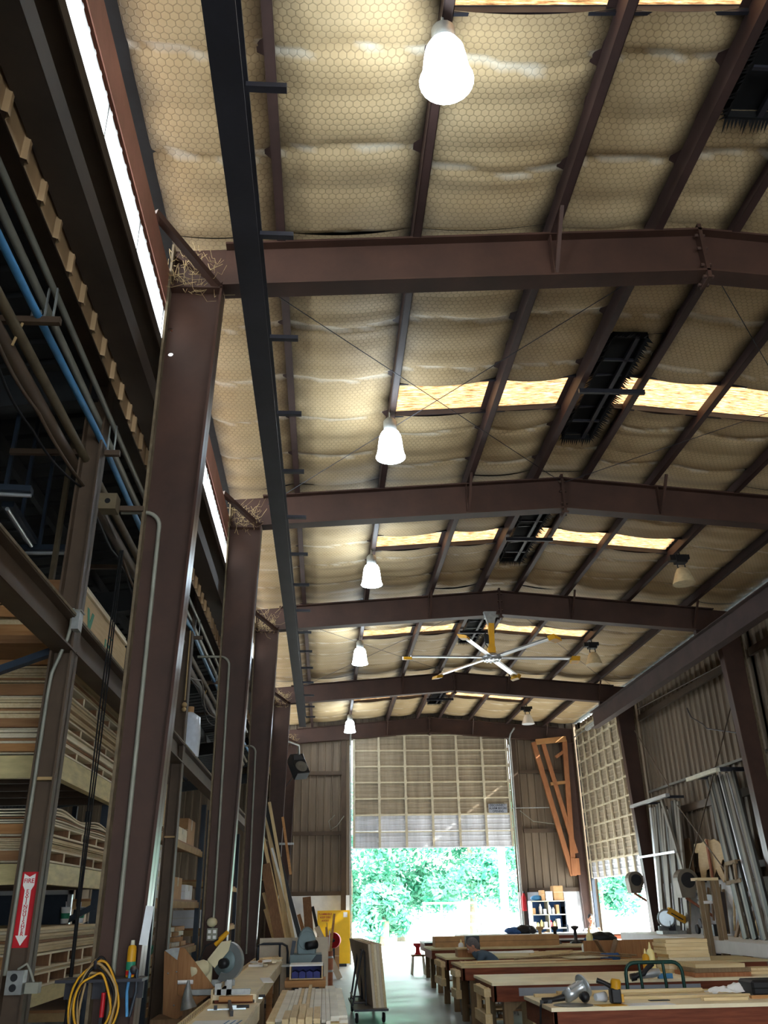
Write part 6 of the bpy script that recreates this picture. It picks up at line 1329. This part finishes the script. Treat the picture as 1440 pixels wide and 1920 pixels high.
# ------------------------------------------------------------------ people
plain('skin', (176, 124, 98), .55, 0, .06)
plain('hair_grey', (96, 92, 92), .8, 0, .2, 40)
plain('hair_black', (22, 20, 22), .7, 0, .2, 40)
plain('shirt_slate', (74, 90, 104), .85, 0, .12)
plain('shirt_grey', (172, 172, 178), .85, 0, .08)
plain('trousers_dark', (44, 46, 56), .85, 0, .12)
plain('eye_white', (230, 228, 222), .3, 0, .02)
def skinned(nodes, edges, root):
    """nodes: {key: (pos, radius, radius2)} -> list of (verts, faces) of the evaluated skin surface"""
    keys = list(nodes); me = bpy.data.meshes.new('tmp'); me.from_pydata([nodes[k][0] for k in keys], [(keys.index(a), keys.index(b)) for a, b in edges], [])
    o = bpy.data.objects.new('tmp', me); COL.objects.link(o); o.modifiers.new('s', 'SKIN'); sub = o.modifiers.new('d', 'SUBSURF'); sub.levels = sub.render_levels = 2
    for i, k in enumerate(keys):
        sv = me.skin_vertices[0].data[i]; sv.radius = (nodes[k][1], nodes[k][2] if len(nodes[k]) > 2 else nodes[k][1]); sv.use_root = (k == root)
    dg = bpy.context.evaluated_depsgraph_get(); ev = o.evaluated_get(dg); m2 = bpy.data.meshes.new_from_object(ev)
    out = ([v.co.copy() for v in m2.vertices], [list(p.vertices) for p in m2.polygons])
    bpy.data.objects.remove(o); bpy.data.meshes.remove(me); bpy.data.meshes.remove(m2); return out
def person(loc, yaw, lean, label, shirt, hair, elbows, wrists, head_dir, head_c, sleeve):
    """seated figure; local +Y is the way it faces; loc at the floor under the pelvis"""
    R3 = Matrix.Rotation(yaw, 3, 'Z'); L = Vector(loc)
    t = thing('person', label, 'person', loc)
    P = lambda x, y, z: L + R3 @ V(x, y, z)
    ch = V(0, .10 + lean * .28, .55 + .34 - .1 * lean); nk = V(0, ch.y + .04 + lean * .12, ch.z + .16 - .07 * lean)
    hc = V(*head_c)
    n = {'pel': (V(0, 0, .56), .15, .12), 'sp': (V(0, .04 + lean * .1, .73 - .02 * lean), .145, .115), 'ch': (ch, .165, .12), 'nk': (nk, .065), 'hd': (nk.lerp(hc, .55), .062)}
    e = [('pel', 'sp'), ('sp', 'ch'), ('ch', 'nk'), ('nk', 'hd')]
    for s, q in ((-1, 'l'), (1, 'r')):
        sh = V(.2 * s, ch.y + .01, ch.z + .06); el, wr = V(elbows[0] * s, *elbows[1:]), V(wrists[0] * s, *wrists[1:])
        n.update({'sh' + q: (sh, .065), 'el' + q: (el, .045), 'wr' + q: (wr, .03, .024), 'hip' + q: (V(.1 * s, .06, .53), .1), 'kn' + q: (V(.13 * s, .46, .5), .065), 'an' + q: (V(.13 * s, .42, .1), .045), 'to' + q: (V(.14 * s, .6, .045), .04)})
        pm = wr + (wr - el).normalized() * .06; n['pm' + q] = (pm, .036, .02)
        e += [('ch', 'sh' + q), ('sh' + q, 'el' + q), ('el' + q, 'wr' + q), ('wr' + q, 'pm' + q), ('pel', 'hip' + q), ('hip' + q, 'kn' + q), ('kn' + q, 'an' + q), ('an' + q, 'to' + q)]
    vs, fs = skinned(n, e, 'pel')
    segs = [(k, n[k][0]) for k in n]
    body = MB(); mats = ['skin', shirt, 'trousers_dark', 'black_plastic']
    def cls(c):
        k = min(segs, key=lambda s: (s[1] - c).length)[0]
        if k[:2] in ('hi', 'kn', 'an') or k == 'pel': return 2 if not (k[:2] == 'an' and c.z < .1) else 3
        if k[:2] == 'to': return 3
        if k in ('hd', 'nk'): return 0 if c.z > nk.z + .005 else 1
        if k[:2] in ('wr', 'pm'): return 0
        if k[:2] == 'el': return 1 if sleeve else (0 if (c - n['sh' + k[2]][0]).length > .2 else 1)
        return 1
    base = len(body.v); body.v += [P(*v) for v in vs]
    for f in fs:
        c = sum((vs[i] for i in f), V(0, 0, 0)) / len(f); body.f.append([base + i for i in f]); body.m.append(cls(c)); body.s.append(True)
    # fingers: five unequal bent chains rooted in each palm
    for s, q in ((-1, 'l'), (1, 'r')):
        el, wr, pm = n['el' + q][0], n['wr' + q][0], n['pm' + q][0]; d = (wr - el).normalized(); side = d.cross(V(0, 0, 1)).normalized(); dn = V(0, 0, -1)
        for k, ln in enumerate((.07, .08, .074, .058)):
            b = pm + side * (.026 - .0175 * k); pts = [b, b + d * (.03 + ln * .4) + dn * .006, b + d * (.03 + ln * .7) + dn * .022, b + d * (.03 + ln * .85) + dn * .04]
            body.mat(0).tube([P(*p) for p in pts], [.0095, .009, .008, .006], 7)
        b = pm - d * .02 + side * .02 * (-s); th = [b, b + side * (-s) * .03 + d * .02 + dn * .01, b + side * (-s) * .035 + d * .05 + dn * .022]
        body.tube([P(*p) for p in th], [.012, .011, .007], 7)
    # head with features, facing head_dir
    f = V(*head_dir).normalized(); r = f.cross(V(0, 0, 1)).normalized(); u = r.cross(f)
    H3 = R3 @ Matrix((r, f, u)).transposed(); HC = P(*hc); hp = lambda a, b, c: HC + H3 @ V(a, b, c)
    body.mat(0).ball(HC, 1, 20, 14, (.078, .098, .118), H3); body.ball(hp(0, .03, -.06), 1, 14, 10, (.06, .068, .06), H3)
    body.ball(hp(0, .102, -.02), 1, 8, 6, (.014, .022, .026), H3)
    for s in (-1, 1): body.ball(hp(.079 * s, -.005, -.01), 1, 8, 6, (.012, .024, .034), H3)
    body.build('body', mats, t)
    for s in (-1, 1):
        e0 = MB().ball(hp(.03 * s, .088, .012), .0125, 10, 6).build('eye', 'eye_white', t); MB().ball(hp(.03 * s, .098, .012), .006, 8, 6).build('pupil', 'hair_black', e0)
        MB().tube([hp(.016 * s, .098, .034), hp(.046 * s, .09, .032)], .005, 6).build('eyebrow', hair, t)
    MB().tube([hp(-.022, .092, -.062), hp(0, .1, -.06), hp(.022, .092, -.062)], .005, 6).build('mouth', 'rust_fibre', t)
    hb = MB(); hb.ball(hp(0, -.018, .028), 1, 20, 12, (.085, .098, .104), H3); hb.ball(hp(0, -.045, -.02), 1, 16, 10, (.08, .07, .08), H3); hb.build('hair', hair, t)
    return t
def stool(x, y, label):
    t = thing('work_stool', label, 'stool', (x, y, 0)); MB().lathe([(0, 0), (.17, 0), (.18, .02), (.17, .05), (0, .05)], (x, y, .4), (0, 0, 1), 18).build('seat', 'black_plastic', t)
    for k in range(4): a = math.pi / 4 + math.pi / 2 * k; MB().tube([(x + .11 * math.cos(a), y + .11 * math.sin(a), .4), (x + .2 * math.cos(a), y + .2 * math.sin(a), .005)], .014, 8).build('leg', 'galvanised', t)
# bent over the bench, seen from his right, facing the aisle
person((2.95, 15.55, 0), math.radians(78), .85, 'man in slate shirt with grey hair bent low over his bench work', 'shirt_slate', 'hair_grey', (.25, .42, .66), (.16, .62, .73), (0, 1, -.75), (0, .50, .985), True)
stool(2.95, 15.55, 'stool under the man bent over his work')
q = aty(1105, 1735, 26.6)
person((q.x, 26.62, -.02), math.radians(180), .25, 'man in light grey shirt with dark hair seated at the far table', 'shirt_grey', 'hair_black', (.31, .2, .7), (.16, .46, .93), (0, 1, -.3), (0, .24, 1.21), False)
stool(q.x, 26.62, 'stool under the man at the far table')

# ------------------------------------------------------------------ yard: trees, fence, panel
leaf = NT('leaf'); nz = leaf.noise(1.4, None, 3); c = leaf.ramp(nz, [(.3, lin((44, 134, 108))), (.7, lin((150, 206, 178)))])
tr = leaf.node('ShaderNodeBsdfTranslucent'); df = leaf.node('ShaderNodeBsdfDiffuse'); mx = leaf.node('ShaderNodeMixShader'); mx.inputs[0].default_value = .4
leaf.put(tr.inputs[0], c); leaf.put(df.inputs[0], c); leaf.put(mx.inputs[1], df.outputs[0]); leaf.put(mx.inputs[2], tr.outputs[0]); leaf.put(leaf.n['Material Output'].inputs[0], mx.outputs[0])
plain('bark', (150, 135, 118), .9, 0, .25, 8)
def tree(x, y, h, r, n, seed, label):
    rnd = random.Random(seed); t = thing('tree', label, 'tree', (x, y, -.03), 'trees beyond the yard')
    MB().tube([(x, y, -.05), (x + .1, y, h * .4), (x - .1, y + .1, h * .8)], [.22, .16, .06], 8).build('trunk', 'bark', t)
    vs = []; fs = []; lobes = [(V(rnd.uniform(-1, 1) * r * .75, rnd.uniform(-1, 1) * r * .6, h * rnd.uniform(.22, .95)), r * rnd.uniform(.3, .55)) for _ in range(16)]
    for i in range(n):
        c, R = rnd.choice(lobes); d = V(rnd.gauss(0, 1), rnd.gauss(0, 1), rnd.gauss(0, 1)).normalized(); p = V(x, y, 0) + c + d * R * rnd.uniform(.6, 1.05)
        a = V(rnd.gauss(0, 1), rnd.gauss(0, 1), rnd.gauss(0, .6)).normalized(); b = a.cross(d + V(.01, 0, 0)).normalized(); s = rnd.uniform(.08, .15); k = len(vs)
        vs += [p - a * s * 1.4, p + b * s * .6, p + a * s * 1.4, p - b * s * .6]; fs.append((k, k + 1, k + 2, k + 3))
    MB().add(vs, fs).build('crown', 'leaf', t)
for k, (x, y, h, r, lb) in enumerate(((1.2, 47, 7, 2.6, 'at the left side of the far doorway'), (4.0, 49, 8, 3.0, 'left of the middle of the far doorway'), (7.4, 46.5, 7, 2.6, 'in the middle of the far doorway'), (10.6, 50, 8.5, 3.0, 'at the right side of the far doorway'), (-2.5, 52, 8, 3.0, 'beyond the left jamb of the far door'), (14, 47, 7.5, 2.8, 'beyond the right jamb of the far door'), (17.6, 40, 6, 2.2, 'seen through the right wall door'), (22, 46, 8, 3.0, 'farther out, seen through the right wall door'),
                                  (2.8, 44, 2.6, 1.2, 'low bush by the yard fence'), (-28, 27, 8, 3.5, 'seen through the lean-to side opening'), (-22, 46, 8, 3.4, 'seen through the lean-to end doorway'))):
    tree(x, y, h, r, 8000 if k < 6 else 3500, 40 + k, 'sunlit green tree ' + lb if k != 8 else 'low sunlit green bush near the yard fence')
t = thing('yard_fence', 'pale metal pipe fence panel in the yard beyond the far door', 'fence', (5.6, 43, 0))
for x in (4.6, 5.4, 6.2, 7.0): MB().tube([(x, 43, -.03), (x, 43, 1.75)], .05, 8).build('post', 'paper_white', t)
for z in (.8, 1.25, 1.7): MB().tube([(4.6, 43, z), (7.0, 43, z)], .04, 8).build('rail', 'paper_white', t)
t = thing('utility_pole', 'pale upright pole in the yard right of the middle of the doorway', 'pole', (8.6, 43.5, 0)); MB().tube([(8.45, 43.5, -.03), (8.45, 43.5, 8)], [.2, .16], 12).build('shaft', 'paper_white', t); MB().b2((7.7, 43.45, 7.2), (9.2, 43.55, 7.35)).build('cross_arm', 'paper_white', t)
t = thing('yard_cabinet', 'grey panel box with a white cut-out figure standing in the yard', 'cabinet', (5.8, 34, 0)); MB().b2((5.72, 34, -.03), (6.06, 34.4, 1.0)).build('body', 'sign_grey', t); MB().b2((5.53, 34.05, -.03), (5.72, 34.35, .99)).build('door', 'grey_steel', t)
MB().lathe([(.0, 0), (.06, .0), (.09, .1), (.05, .22), (.08, .32), (.07, .42), (0, .46)], (5.62, 33.98, .52), (0, 0, 1), 12).build('white_figure', 'paper_white', t)
